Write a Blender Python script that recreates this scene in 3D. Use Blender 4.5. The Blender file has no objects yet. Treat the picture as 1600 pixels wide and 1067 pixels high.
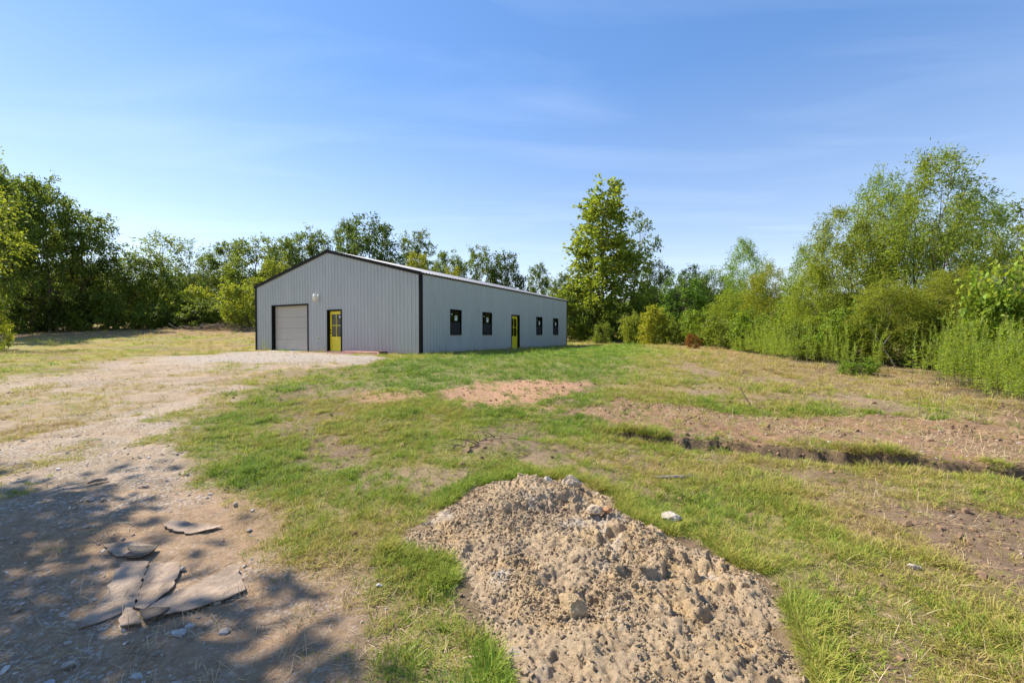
import bpy, bmesh, math, random
import numpy as np
from mathutils import Vector, Matrix

# ------------------------------------------------------------------ camera, sky, sun, exposure
EYE = 0.884                       # camera height above the slab of the building (1.5 m above the ground under it)
FPX, PITCH = 680.0, -0.0149       # focal length in pixels of the 1600 px photograph, slight downward tilt
SUN_AZ = math.atan2(-0.906, 0.422)     # compass bearing of the sun, clockwise from +Y
SUN_EL = math.radians(47)
scene = bpy.context.scene
col = scene.collection
cd = bpy.data.cameras.new("camera"); cam = bpy.data.objects.new("camera", cd); col.objects.link(cam)
cam.location = (0, 0, EYE); cam.rotation_euler = (math.pi/2 + PITCH, 0, 0)
cd.sensor_width = 36; cd.lens = FPX/1600*36; cd.clip_start = 0.05; cd.clip_end = 3000
scene.camera = cam
world = bpy.data.worlds.new("World"); scene.world = world; world.use_nodes = True
wn, wl = world.node_tree.nodes, world.node_tree.links
bg = wn["Background"]; bg.inputs[1].default_value = 0.15
sky = wn.new("ShaderNodeTexSky"); sky.sky_type = 'NISHITA'; sky.sun_disc = False
sky.sun_elevation = SUN_EL; sky.sun_rotation = SUN_AZ
sky.altitude = 150; sky.air_density = 1.0; sky.dust_density = 0.08; sky.ozone_density = 3.0
hs = wn.new("ShaderNodeHueSaturation"); hs.inputs['Hue'].default_value = 0.502
wb = wn.new("ShaderNodeMix"); wb.data_type = 'RGBA'; wb.blend_type = 'MULTIPLY'; wb.inputs['Factor'].default_value = 1; wb.inputs['B'].default_value = (1.04, 0.95, 0.97, 1); wl.new(sky.outputs[0], wb.inputs['A']); gm = wn.new("ShaderNodeGamma"); gm.inputs[1].default_value = 0.7; wl.new(wb.outputs['Result'], gm.inputs[0]); wl.new(gm.outputs[0], hs.inputs['Color'])
# clear air: paler and hazier low down, a deeper blue higher up
# thin streaks of cirrus: noise on the sky plane, seen by direction
tc = wn.new("ShaderNodeTexCoord"); sx = wn.new("ShaderNodeSeparateXYZ"); wl.new(tc.outputs['Generated'], sx.inputs[0])
sr = wn.new("ShaderNodeMapRange"); sr.inputs[1].default_value = 0.0; sr.inputs[2].default_value = 0.5; sr.inputs[3].default_value = 0.92; sr.inputs[4].default_value = 1.44; wl.new(sx.outputs[2], sr.inputs[0]); wl.new(sr.outputs[0], hs.inputs['Saturation'])
zc = wn.new("ShaderNodeMath"); zc.operation = 'MAXIMUM'; zc.inputs[1].default_value = 0.06; wl.new(sx.outputs[2], zc.inputs[0])
dv = []
for k in (0, 1):
    d = wn.new("ShaderNodeMath"); d.operation = 'DIVIDE'; wl.new(sx.outputs[k], d.inputs[0]); wl.new(zc.outputs[0], d.inputs[1]); dv.append(d)
cx = wn.new("ShaderNodeCombineXYZ"); wl.new(dv[0].outputs[0], cx.inputs[0]); wl.new(dv[1].outputs[0], cx.inputs[1])
mp = wn.new("ShaderNodeMapping"); mp.inputs['Rotation'].default_value = (0, 0, 0.25); mp.inputs['Scale'].default_value = (0.42, 1.5, 1); wl.new(cx.outputs[0], mp.inputs[0])
nz = wn.new("ShaderNodeTexNoise"); nz.inputs['Scale'].default_value = 1.1; nz.inputs['Detail'].default_value = 6; nz.inputs['Distortion'].default_value = 0.7; wl.new(mp.outputs[0], nz.inputs['Vector'])
rp = wn.new("ShaderNodeMapRange"); rp.inputs[1].default_value = 0.5; rp.inputs[2].default_value = 0.85; rp.inputs[3].default_value = 0; rp.inputs[4].default_value = 0.12; wl.new(nz.outputs[0], rp.inputs[0])
mx = wn.new("ShaderNodeMix"); mx.data_type = 'RGBA'; wl.new(rp.outputs[0], mx.inputs['Factor']); wl.new(hs.outputs[0], mx.inputs['A']); mx.inputs['B'].default_value = (4.2, 4.5, 4.9, 1)
wl.new(mx.outputs['Result'], bg.inputs[0])
sl = bpy.data.lights.new("sun", 'SUN'); sl.energy = 3.8; sl.angle = math.radians(0.55); sl.color = (1.0, 0.925, 0.80)
sun = bpy.data.objects.new("sun", sl); col.objects.link(sun)
SDIR = Vector((math.sin(SUN_AZ)*math.cos(SUN_EL), math.cos(SUN_AZ)*math.cos(SUN_EL), math.sin(SUN_EL)))
sun.rotation_euler = SDIR.to_track_quat('Z', 'Y').to_euler(); sun.location = (-20, 10, 30)
vs = scene.view_settings; vs.view_transform = 'Standard'; vs.look = 'None'; vs.gamma = 1; vs.exposure = 1.2; vs.use_curve_mapping = False

# ------------------------------------------------------------------ noise and geometry helpers
rng = np.random.default_rng(11); R = random.Random(5)
def smooth(v, a, b):
    t = np.clip((np.asarray(v, float)-a)/(b-a), 0, 1); return t*t*(3-2*t)
def h2(ix, iy, seed):
    h = (ix.astype(np.int64)*374761393 + iy.astype(np.int64)*668265263 + seed*1442695041) & 0xffffffff
    h = ((h ^ (h >> 13))*1274126177) & 0xffffffff
    return ((h ^ (h >> 16)) & 0xffffff)/16777215.0
def vnoise(x, y, seed=0):
    x = np.asarray(x, float); y = np.asarray(y, float)
    ix, iy = np.floor(x), np.floor(y); fx, fy = x-ix, y-iy
    fx = fx*fx*fx*(fx*(fx*6-15)+10); fy = fy*fy*fy*(fy*(fy*6-15)+10)
    a, b, c, d = h2(ix, iy, seed), h2(ix+1, iy, seed), h2(ix, iy+1, seed), h2(ix+1, iy+1, seed)
    return (a+(b-a)*fx)*(1-fy) + (c+(d-c)*fx)*fy
def fbm(x, y, octv=4, seed=0, gain=0.5):
    s = 0; a = 1; t = 0
    for k in range(octv):
        s = s + a*vnoise(x*2**k+17.3*k, y*2**k-9.1*k, seed+k); t += a; a *= gain
    return s/t
def worley(x, y, seed=0):
    ix, iy = np.floor(x), np.floor(y); best = np.full(np.shape(x), 9.0)
    for dx in (-1, 0, 1):
        for dy in (-1, 0, 1):
            cx_, cy_ = ix+dx, iy+dy
            best = np.minimum(best, (cx_+h2(cx_, cy_, seed)-x)**2 + (cy_+h2(cx_, cy_, seed+7)-y)**2)
    return np.sqrt(best)
def sdist(x, y, poly):
    """signed distance to a closed polygon, negative inside"""
    P = np.asarray(poly, float); d = np.full(np.shape(x), 1e9); ins = np.zeros(np.shape(x), bool)
    for (ax, ay), (bx, by) in zip(P, np.roll(P, -1, 0)):
        ex, ey = bx-ax, by-ay; t = np.clip(((x-ax)*ex+(y-ay)*ey)/(ex*ex+ey*ey+1e-12), 0, 1)
        d = np.minimum(d, (x-ax-t*ex)**2+(y-ay-t*ey)**2)
        c = (ay > y) != (by > y)
        ins ^= c & (x < (bx-ax)*(y-ay)/(by-ay+1e-12)+ax)
    return np.where(ins, -np.sqrt(d), np.sqrt(d))
def tri_mesh(name, v, f, mat=None, smooth_=False):
    v = np.asarray(v, np.float32); f = np.asarray(f, np.int32)
    k = f.shape[1]; m = bpy.data.meshes.new(name)
    m.vertices.add(len(v)); m.vertices.foreach_set('co', v.ravel())
    m.loops.add(f.size); m.loops.foreach_set('vertex_index', f.ravel())
    m.polygons.add(len(f)); m.polygons.foreach_set('loop_start', np.arange(0, f.size, k, dtype=np.int32))
    if smooth_: m.polygons.foreach_set('use_smooth', np.ones(len(f), bool))
    m.update(calc_edges=True)
    if mat: m.materials.append(mat)
    return m
def link(name, data, parent=None, loc=None):
    o = bpy.data.objects.new(name, data); col.objects.link(o)
    if parent: o.parent = parent
    if loc is not None: o.location = loc
    return o
def tag(o, label=None, cat=None, group=None, kind=None):
    if label: o['label'] = label
    if cat: o['category'] = cat
    if group: o['group'] = group
    if kind: o['kind'] = kind
    return o
class MB:
    """collects boxes, prisms and tubes into one mesh"""
    def __init__(s): s.v = []; s.f = []
    def add(s, v, f):
        n = len(s.v); s.v += [tuple(p) for p in v]; s.f += [tuple(i+n for i in q) for q in f]; return s
    def box(s, x0, x1, y0, y1, z0, z1):
        v = [(x, y, z) for z in (z0, z1) for y in (y0, y1) for x in (x0, x1)]
        return s.add(v, [(0, 2, 3, 1), (4, 5, 7, 6), (0, 1, 5, 4), (2, 6, 7, 3), (0, 4, 6, 2), (1, 3, 7, 5)])
    def tube(s, pts, rad, n=6, cap=True):
        v, f = tube(pts, rad, n); s.add(v, f.tolist())
        if cap: s.f.append(tuple(len(s.v)-n+i for i in range(n)))
        return s
    def build(s, name, mat, parent=None, bevel=0, loc=None, smooth_=False):
        m = bpy.data.meshes.new(name); m.from_pydata(s.v, [], s.f); m.update()
        bm = bmesh.new(); bm.from_mesh(m)
        if bevel: bmesh.ops.bevel(bm, geom=bm.edges[:], offset=bevel, segments=1, affect='EDGES', clamp_overlap=True)
        bmesh.ops.recalc_face_normals(bm, faces=bm.faces); bm.to_mesh(m); bm.free()
        if smooth_:
            for p in m.polygons: p.use_smooth = True
        m.materials.append(mat); return link(name, m, parent, loc)
def tube(pts, rad, n=6):
    P = np.asarray(pts, float); k = len(P); rad = np.broadcast_to(np.asarray(rad, float), (k,))
    T = np.gradient(P, axis=0); T /= np.linalg.norm(T, axis=1, keepdims=True)+1e-9
    ref = np.array([0.31, 0.95, 0.05]) if abs(T[:, 2]).mean() > 0.6 else np.array([0.05, 0.1, 1.0])
    A = np.cross(T, ref); A /= np.linalg.norm(A, axis=1, keepdims=True)+1e-9; B = np.cross(T, A)
    a = np.arange(n)*2*math.pi/n
    v = P[:, None]+rad[:, None, None]*(np.cos(a)[None, :, None]*A[:, None]+np.sin(a)[None, :, None]*B[:, None])
    i = np.arange(k-1)[:, None]*n; j = np.arange(n)[None]; j2 = (j+1) % n
    q = np.stack([i+j, i+j2, i+n+j2, i+n+j], -1).reshape(-1, 4)
    return v.reshape(-1, 3), q

# ------------------------------------------------------------------ materials
def new_mat(name):
    m = bpy.data.materials.new(name); m.use_nodes = True
    return m, m.node_tree.nodes, m.node_tree.links, m.node_tree.nodes['Principled BSDF']
def N(nodes, typ, **kw):
    n = nodes.new("ShaderNode"+typ)
    for k, v in kw.items():
        if k in n.inputs: n.inputs[k].default_value = v
        else: setattr(n, k, v)
    return n
def mixc(nodes, links, fac, a, b, blend='MIX'):
    m = nodes.new("ShaderNodeMix"); m.data_type = 'RGBA'; m.blend_type = blend
    for sock, val in (('Factor', fac), ('A', a), ('B', b)):
        if hasattr(val, 'is_output'): links.new(val, m.inputs[sock])
        else: m.inputs[sock].default_value = val if sock == 'Factor' else (*val, 1)
    return m.outputs['Result']
def ramp(nodes, links, src, stops):
    r = nodes.new("ShaderNodeValToRGB"); e = r.color_ramp.elements
    while len(e) < len(stops): e.new(0.5)
    for el, (p, c) in zip(e, stops): el.position = p; el.color = (*c, 1) if len(c) == 3 else c
    links.new(src, r.inputs[0]); return r.outputs[0]
def plain(name, c, rough=0.6, var=0.12, scale=6.0, metal=0.0, bump=0.0, spec=0.4, c2=None):
    m, n, l, b = new_mat(name)
    g = N(n, 'NewGeometry'); t = N(n, 'TexNoise', Scale=scale, Detail=5.0, Roughness=0.6); l.new(g.outputs['Position'], t.inputs['Vector'])
    lo = tuple(x*(1-var) for x in c); hi = c2 or tuple(min(1, x*(1+var)) for x in c)
    l.new(ramp(n, l, t.outputs[0], [(0.3, lo), (0.7, hi)]), b.inputs['Base Color'])
    b.inputs['Roughness'].default_value = rough; b.inputs['Metallic'].default_value = metal; b.inputs['Specular IOR Level'].default_value = spec
    if bump:
        bp = N(n, 'Bump', Strength=bump, Distance=0.02); t2 = N(n, 'TexNoise', Scale=scale*6, Detail=6.0); l.new(g.outputs['Position'], t2.inputs['Vector'])
        l.new(t2.outputs[0], bp.inputs['Height']); l.new(bp.outputs[0], b.inputs['Normal'])
    return m
def leaf_mat(name, c, trans=0.45, hue=0.02, val=0.35, dry=None, dryf=0.06, gain=1.5):
    """leaves: colour of the object itself, varied leaf by leaf, with light shining through"""
    m, n, l, b = new_mat(name)
    oi = N(n, 'ObjectInfo'); g = N(n, 'NewGeometry')
    base = mixc(n, l, 1.0, c, oi.outputs['Color'], 'MULTIPLY')
    h = N(n, 'HueSaturation'); l.new(base, h.inputs['Color'])
    mr = N(n, 'MapRange'); mr.inputs[3].default_value = 1-val; mr.inputs[4].default_value = 1+val; l.new(g.outputs['Random Per Island'], mr.inputs[0]); l.new(mr.outputs[0], h.inputs['Value'])
    w = N(n, 'TexWhiteNoise'); w.noise_dimensions = '1D'; l.new(g.outputs['Random Per Island'], w.inputs['W'])
    mh = N(n, 'MapRange'); mh.inputs[3].default_value = 0.5-hue; mh.inputs[4].default_value = 0.5+hue; l.new(w.outputs['Value'], mh.inputs[0]); l.new(mh.outputs[0], h.inputs['Hue'])
    c_out = h.outputs[0]
    if dry:
        gt = N(n, 'Math', operation='GREATER_THAN'); gt.inputs[1].default_value = 1-dryf; l.new(w.outputs['Value'], gt.inputs[0]); c_out = mixc(n, l, gt.outputs[0], c_out, dry)
    l.new(c_out, b.inputs['Base Color']); b.inputs['Roughness'].default_value = 0.5; b.inputs['Specular IOR Level'].default_value = 0.2
    tr = N(n, 'BsdfTranslucent'); l.new(mixc(n, l, 1.0, c_out, (gain*1.15, gain*1.05, gain*0.55), 'MULTIPLY'), tr.inputs[0])
    ms = N(n, 'MixShader'); ms.inputs[0].default_value = trans; l.new(b.outputs[0], ms.inputs[1]); l.new(tr.outputs[0], ms.inputs[2])
    l.new(ms.outputs[0], n['Material Output'].inputs[0]); return m
def tint_mat(name, stops, trans=0.4, rough=0.5):
    """grass blades: colour picked by the tint each tuft carries"""
    m, n, l, b = new_mat(name)
    a = N(n, 'Attribute', attribute_name='tint'); a.attribute_type = 'INSTANCER'; g = N(n, 'NewGeometry')
    ad = N(n, 'Math', operation='MULTIPLY_ADD'); ad.inputs[1].default_value = 0.34; l.new(g.outputs['Random Per Island'], ad.inputs[0])
    sb = N(n, 'Math', operation='SUBTRACT'); sb.inputs[1].default_value = 0.17; l.new(a.outputs['Fac'], sb.inputs[0]); l.new(sb.outputs[0], ad.inputs[2])
    c_ = ramp(n, l, ad.outputs[0], stops)
    l.new(c_, b.inputs['Base Color']); b.inputs['Roughness'].default_value = rough; b.inputs['Specular IOR Level'].default_value = 0.12
    tr = N(n, 'BsdfTranslucent'); l.new(c_, tr.inputs[0]); ms = N(n, 'MixShader'); ms.inputs[0].default_value = trans
    l.new(b.outputs[0], ms.inputs[1]); l.new(tr.outputs[0], ms.inputs[2]); l.new(ms.outputs[0], n['Material Output'].inputs[0]); return m

# ------------------------------------------------------------------ terrain
BX, BY, TH, EAVE, RISE, BW, BL = -4.0945, 19.5733, 0.4882, 3.691, 1.524, 12.19, 18.29
UX, UY = math.sin(TH), math.cos(TH)          # along the long side, away from the camera
def bdist(x, y):
    s = (x-BX)*-UY+(y-BY)*UX; t = (x-BX)*UX+(y-BY)*UY
    return np.maximum(np.maximum(s-BW, -s), np.maximum(t-BL, -t))
def zbase(x, y):
    x = np.asarray(x, float); y = np.asarray(y, float)
    z = -0.62+0.62*smooth(y, 3, 18)
    yy = np.minimum(np.maximum(y-24, 0), 40); left = smooth(-x, -2, 12)
    z = z+smooth(bdist(x, y), 0.4, 8)*yy*(0.022+0.060*left)
    return z
def ray(px, py):
    a = (px-800)/FPX; b = (533.5-py)/FPX; c, s = math.cos(PITCH), math.sin(PITCH)
    return np.array([a, c-b*s, s+b*c])
def ground_at(px, py):
    r = ray(px, py); t = np.geomspace(1.0, 150, 900); P = r[None]*t[:, None]
    below = P[:, 2]+EYE < zbase(P[:, 0], P[:, 1]); i = int(np.argmax(below)) if below.any() else 899
    return P[i, 0], P[i, 1]
def gpoly(pts): return np.array([ground_at(*p) for p in pts])
DRIVE = gpoly([(0, 592), (110, 583), (160, 567), (240, 556), (340, 552), (398, 548.5), (470, 549.5), (535, 552), (600, 558), (596, 567), (540, 572), (470, 577), (425, 588), (370, 603), (335, 640), (318, 690), (335, 745), (390, 790), (440, 835), (480, 890), (540, 930), (570, 990), (590, 1060)])
DRIVE = np.vstack([DRIVE, [(-0.6, 0.6), (-0.5, -4), (-14, -4), (-14, 8)]])
APRON = gpoly([(250, 560), (330, 553), (400, 549.5), (520, 552), (600, 559), (580, 567), (480, 569), (400, 567), (300, 567)])
RED = [gpoly([(690, 612), (740, 600), (850, 596), (905, 602), (880, 617), (905, 632), (820, 640), (740, 637), (690, 630)]), gpoly([(545, 620), (600, 610), (690, 612), (665, 625), (600, 630), (560, 630)])]
BAND = gpoly([(905, 640), (960, 622), (1050, 634), (1180, 642), (1350, 650), (1480, 655), (1640, 660), (1760, 668), (1760, 756), (1640, 746), (1500, 738), (1400, 731), (1250, 713), (1130, 697), (1020, 690), (930, 668)])
BARE = [gpoly([(1375, 800), (1440, 778), (1540, 785), (1640, 790), (1700, 960), (1600, 950), (1540, 890), (1440, 840)]), gpoly([(1335, 1010), (1440, 990), (1470, 1030), (1430, 1064), (1350, 1064)]), gpoly([(700, 695), (790, 680), (830, 705), (760, 722), (705, 715)]), gpoly([(480, 700), (530, 690), (545, 705), (500, 715)])]
GREEN = gpoly([(560, 600), (620, 566), (700, 560), (900, 543), (1000, 536), (990, 560), (960, 602), (900, 598), (740, 598), (680, 612), (600, 606)])
LEFTLAWN = gpoly([(0, 545), (400, 535), (400, 548), (250, 552), (160, 562), (110, 580), (0, 588)])
LITTER_SHADE = [(-52, 27), (-36, 31.5), (-24, 34), (-15.5, 36), (-15, 47), (-30, 48), (-54, 44)]       # leaf litter and tree shade, coloured as one brown, before the left wood
WEEDL = [(18, 52)]+[tuple(q) for q in gpoly([(990, 530), (1060, 536.5), (1130, 545), (1200, 559), (1260, 570), (1310, 577), (1350, 582), (1400, 584), (1450, 592), (1500, 612), (1550, 632), (1602, 648)])]+[(9.6, 6.3), (14, 4)]     # front edge of the tall weeds
WEEDP = WEEDL+[(60, 0), (60, 60), (16, 60)]
DL = gpoly([(925, 672), (1020, 690), (1130, 697), (1250, 713), (1400, 731), (1500, 738), (1640, 746), (1760, 756)])
MOUND = [(-0.42, 4.28), (0.15, 4.55), (0.62, 4.5), (0.96, 4.1), (1.0, 3.6), (1.24, 3.32), (1.55, 2.9), (1.62, 2.55), (1.50, 2.2), (1.28, 1.75), (0.98, 1.1), (0.6, 0.75), (0.2, 0.9), (0.02, 1.6), (-0.1, 2.05), (-0.34, 2.6), (-0.46, 2.92), (-0.92, 3.08), (-0.72, 3.4), (-0.56, 3.95)]
def zones(x, y):
    w1 = fbm(x*1.3, y*1.3, 4, 3)-0.5; w2 = fbm(x*5, y*5, 3, 9)-0.5; big = fbm(x*0.35, y*0.35, 3, 21)-0.5
    dist = np.hypot(x, y); k = np.clip(dist/6, 0.5, 5)
    e = (w1*1.1+w2*0.35)*np.clip(dist/5, 0.6, 3.5)
    msk = lambda p, s: 1-smooth(sdist(x, y, p)+e*0.6, -s, s)
    Z = {'drive': msk(DRIVE, 0.35*1.0), 'apron': msk(APRON, 0.5), 'red': np.maximum(msk(RED[0], 0.25), msk(RED[1], 0.2)*0.8), 'band': msk(BAND, 0.22),
         'bare': np.maximum.reduce([msk(p, 0.15) for p in BARE]), 'green': msk(GREEN, 0.8), 'llawn': msk(LEFTLAWN, 1.2), 'litter_shade': msk(LITTER_SHADE, 1.0),
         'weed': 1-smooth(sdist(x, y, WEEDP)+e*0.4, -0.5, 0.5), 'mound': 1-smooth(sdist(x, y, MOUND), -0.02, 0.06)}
    Z['edge'] = np.clip(1-np.abs(sdist(x, y, WEEDP)-0.35)/1.1, 0, 1)     # dead stalks and bare soil along the mown edge
    patch = fbm(x*0.9+4, y*0.9, 4, 31)
    bare = np.clip(np.maximum.reduce([Z['drive'], Z['red']*0.93, Z['band']*0.95, Z['bare']*0.93, Z['mound']]), 0, 1)
    grass = (1-bare)*(0.16+0.84*smooth(patch+w2*0.22, 0.30, 0.52))*(1-0.55*Z['litter_shade'])
    grass = np.maximum(grass, Z['green']*(1-bare)*0.95)
    # scattered weeds on the gravel
    grass = np.maximum(grass, Z['drive']*(1-Z['apron'])*(1-Z['mound'])*smooth(fbm(x*1.1, y*0.8, 4, 77)+w2*0.2, 0.45, 0.62)*0.75*smooth(dist, 4.0, 7))
    dd = ditch(x, y, True); face = np.exp(-((dd+0.02)/0.09)**2); grass = grass*(1-Z['mound'])*(1-face); Z['face'] = face
    mid = smooth(y, 1.5, 4)*(1-smooth(y, 16, 20))
    t = 0.45+0.75*(fbm(x*0.6, y*0.6, 4, 55)-0.5)+0.35*w1+0.42*Z['green']-0.08*Z['llawn']-0.22*Z['litter_shade']
    t = t-0.30*smooth(x-0.25*y, 1.2, 4.5)*smooth(y, 7, 10)*(1-Z['green']) - 0.25*Z['edge'] - 0.26*Z['drive'] - 0.1*smooth(y, 24, 30)*smooth(-x, 4, 9)
    t = t-0.10*smooth(x, 1.2, 2.5)*(1-smooth(y, 3.8, 5)) + 0.15*mid*(1-smooth(x, 0.5, 2.5))
    return Z, grass, np.clip(t, 0.03, 1)
def ditch(x, y, raw=False):
    o = np.argsort(DL[:, 0]); yd = np.interp(x, DL[o, 0], DL[o, 1])
    j = (fbm(x*2.3, y*0.6, 4, 5)-0.5)*0.34+(fbm(x*8, y*3, 4, 6)-0.5)*0.24
    d = y-(yd+j)
    if raw: return np.where(x > DL[:, 0].min(), d, 9.0)
    on = smooth(x, DL[:, 0].min()-0.1, DL[:, 0].min()+0.8)
    return on*((0.045+0.13*fbm(x*1.4+3, y*0.2, 3, 12))*smooth(d, -0.03, 0.04)*(1-smooth(d, 0.3, 3.0))-0.05*np.exp(-((d+0.14)/0.13)**2))
def zfull(x, y):
    x = np.asarray(x, float); y = np.asarray(y, float); dist = np.hypot(x, y)
    z = zbase(x, y); far = 1-smooth(bdist(x, y), 0.0, 1.0)
    z = z+(fbm(x*0.45, y*0.45, 3, 40)-0.5)*0.16*smooth(bdist(x, y), 0.3, 3)
    z = z+(fbm(x*2.1, y*2.1, 4, 41)-0.5)*0.07*(1-far)
    z = z+(fbm(x*9, y*9, 3, 42)-0.5)*0.022*(1-smooth(dist, 9, 14))
    z = z+ditch(x, y)
    z = z+0.16*np.exp(-(((x+0.12)/0.55)**2+((y-5.55)/0.3)**2))          # weedy hump behind the pile
    z = z+0.22*np.exp(-(((x-8.6)/0.7)**2+((y-7.6)/0.4)**2))             # spoil heap by the weeds
    lump = worley(x*7, y*7, 60); b = 1-smooth(np.minimum(np.abs(sdist(x, y, BAND)), 5)*(sdist(x, y, BAND) > 0), 0, 0.3)
    z = z+b*(0.5-lump)*0.035*(1-smooth(dist, 10, 14))
    return z
def axis(lo, hi, step, out_lo, out_hi, grow):
    a = list(np.arange(lo, hi, step)); s = step
    while a[-1] < out_hi: s *= grow; a.append(a[-1]+s)
    s = step; pre = []; p = lo
    while p > out_lo: s *= grow; p -= s; pre.append(p)
    return np.array(pre[::-1]+a)
gx = axis(-4.6, 6.0, 0.036, -700, 700, 1.042); gy = axis(1.3, 7.2, 0.033, -120, 900, 1.036)
GX, GY = np.meshgrid(gx, gy); fx, fy = GX.ravel(), GY.ravel()
fz = zfull(fx, fy)-0.10*(1-smooth(sdist(fx, fy, MOUND), -0.25, -0.05))
Z, grassd, tint = zones(fx, fy)
def lerp(a, b, t): return a*(1-t[:, None])+np.asarray(b)[None]*t[:, None]
n1 = fbm(fx*0.8, fy*0.8, 4, 91); n2 = fbm(fx*3.1, fy*3.1, 4, 92)
soil = lerp(np.tile([[0.30, 0.215, 0.135]], (len(fx), 1)), (0.22, 0.155, 0.095), smooth(n1, 0.35, 0.65))
drv = lerp(np.tile([[0.45, 0.335, 0.235]], (len(fx), 1)), (0.36, 0.27, 0.185), smooth(n2, 0.4, 0.7))
near = 1-smooth(np.hypot(fx+1.5, fy-1.8), 2.2, 4.2)
drv = lerp(drv, (0.40, 0.26, 0.155), near*0.9)  # brown dirt, colour warmed here to offset the blue of the shade
soil = soil*(1-Z['drive'][:, None])+drv*Z['drive'][:, None]
soil = lerp(soil, (0.42, 0.36, 0.30), Z['apron']*0.8)
soil = lerp(soil, (0.46, 0.27, 0.165), Z['red'])
soil = lerp(soil, (0.29, 0.18, 0.108), Z['band']*0.9)
soil = lerp(soil, (0.33, 0.195, 0.11), Z['band']*smooth(n2, 0.48, 0.62)*0.8)
soil = lerp(soil, (0.25, 0.17, 0.112), Z['bare']*0.85)
soil = lerp(soil, (0.25, 0.155, 0.09), np.maximum(Z['litter_shade']*0.8, Z['edge']*0.55))
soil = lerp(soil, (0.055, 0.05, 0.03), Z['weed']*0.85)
soil = lerp(soil, (0.13, 0.09, 0.06), Z['face']*0.8)
soil = lerp(soil, (0.40, 0.20, 0.11), (1-smooth(bdist(fx, fy), 0.25, 0.9))*0.7*smooth(n2, 0.3, 0.5))
gravel = np.clip(Z['drive']*(0.25+0.9*smooth(fbm(fx*0.5+3, fy*0.5, 3, 93), 0.42, 0.62))+Z['apron']*0.8, 0, 1)*(1-0.6*smooth(fx, -2.2, -0.8)*(1-smooth(fy, 4, 9)))
cover = np.clip(grassd, 0, 1)
farcov = smooth(np.hypot(fx, fy), 9, 26)
cover = cover*(0.35+0.5*farcov)

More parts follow.
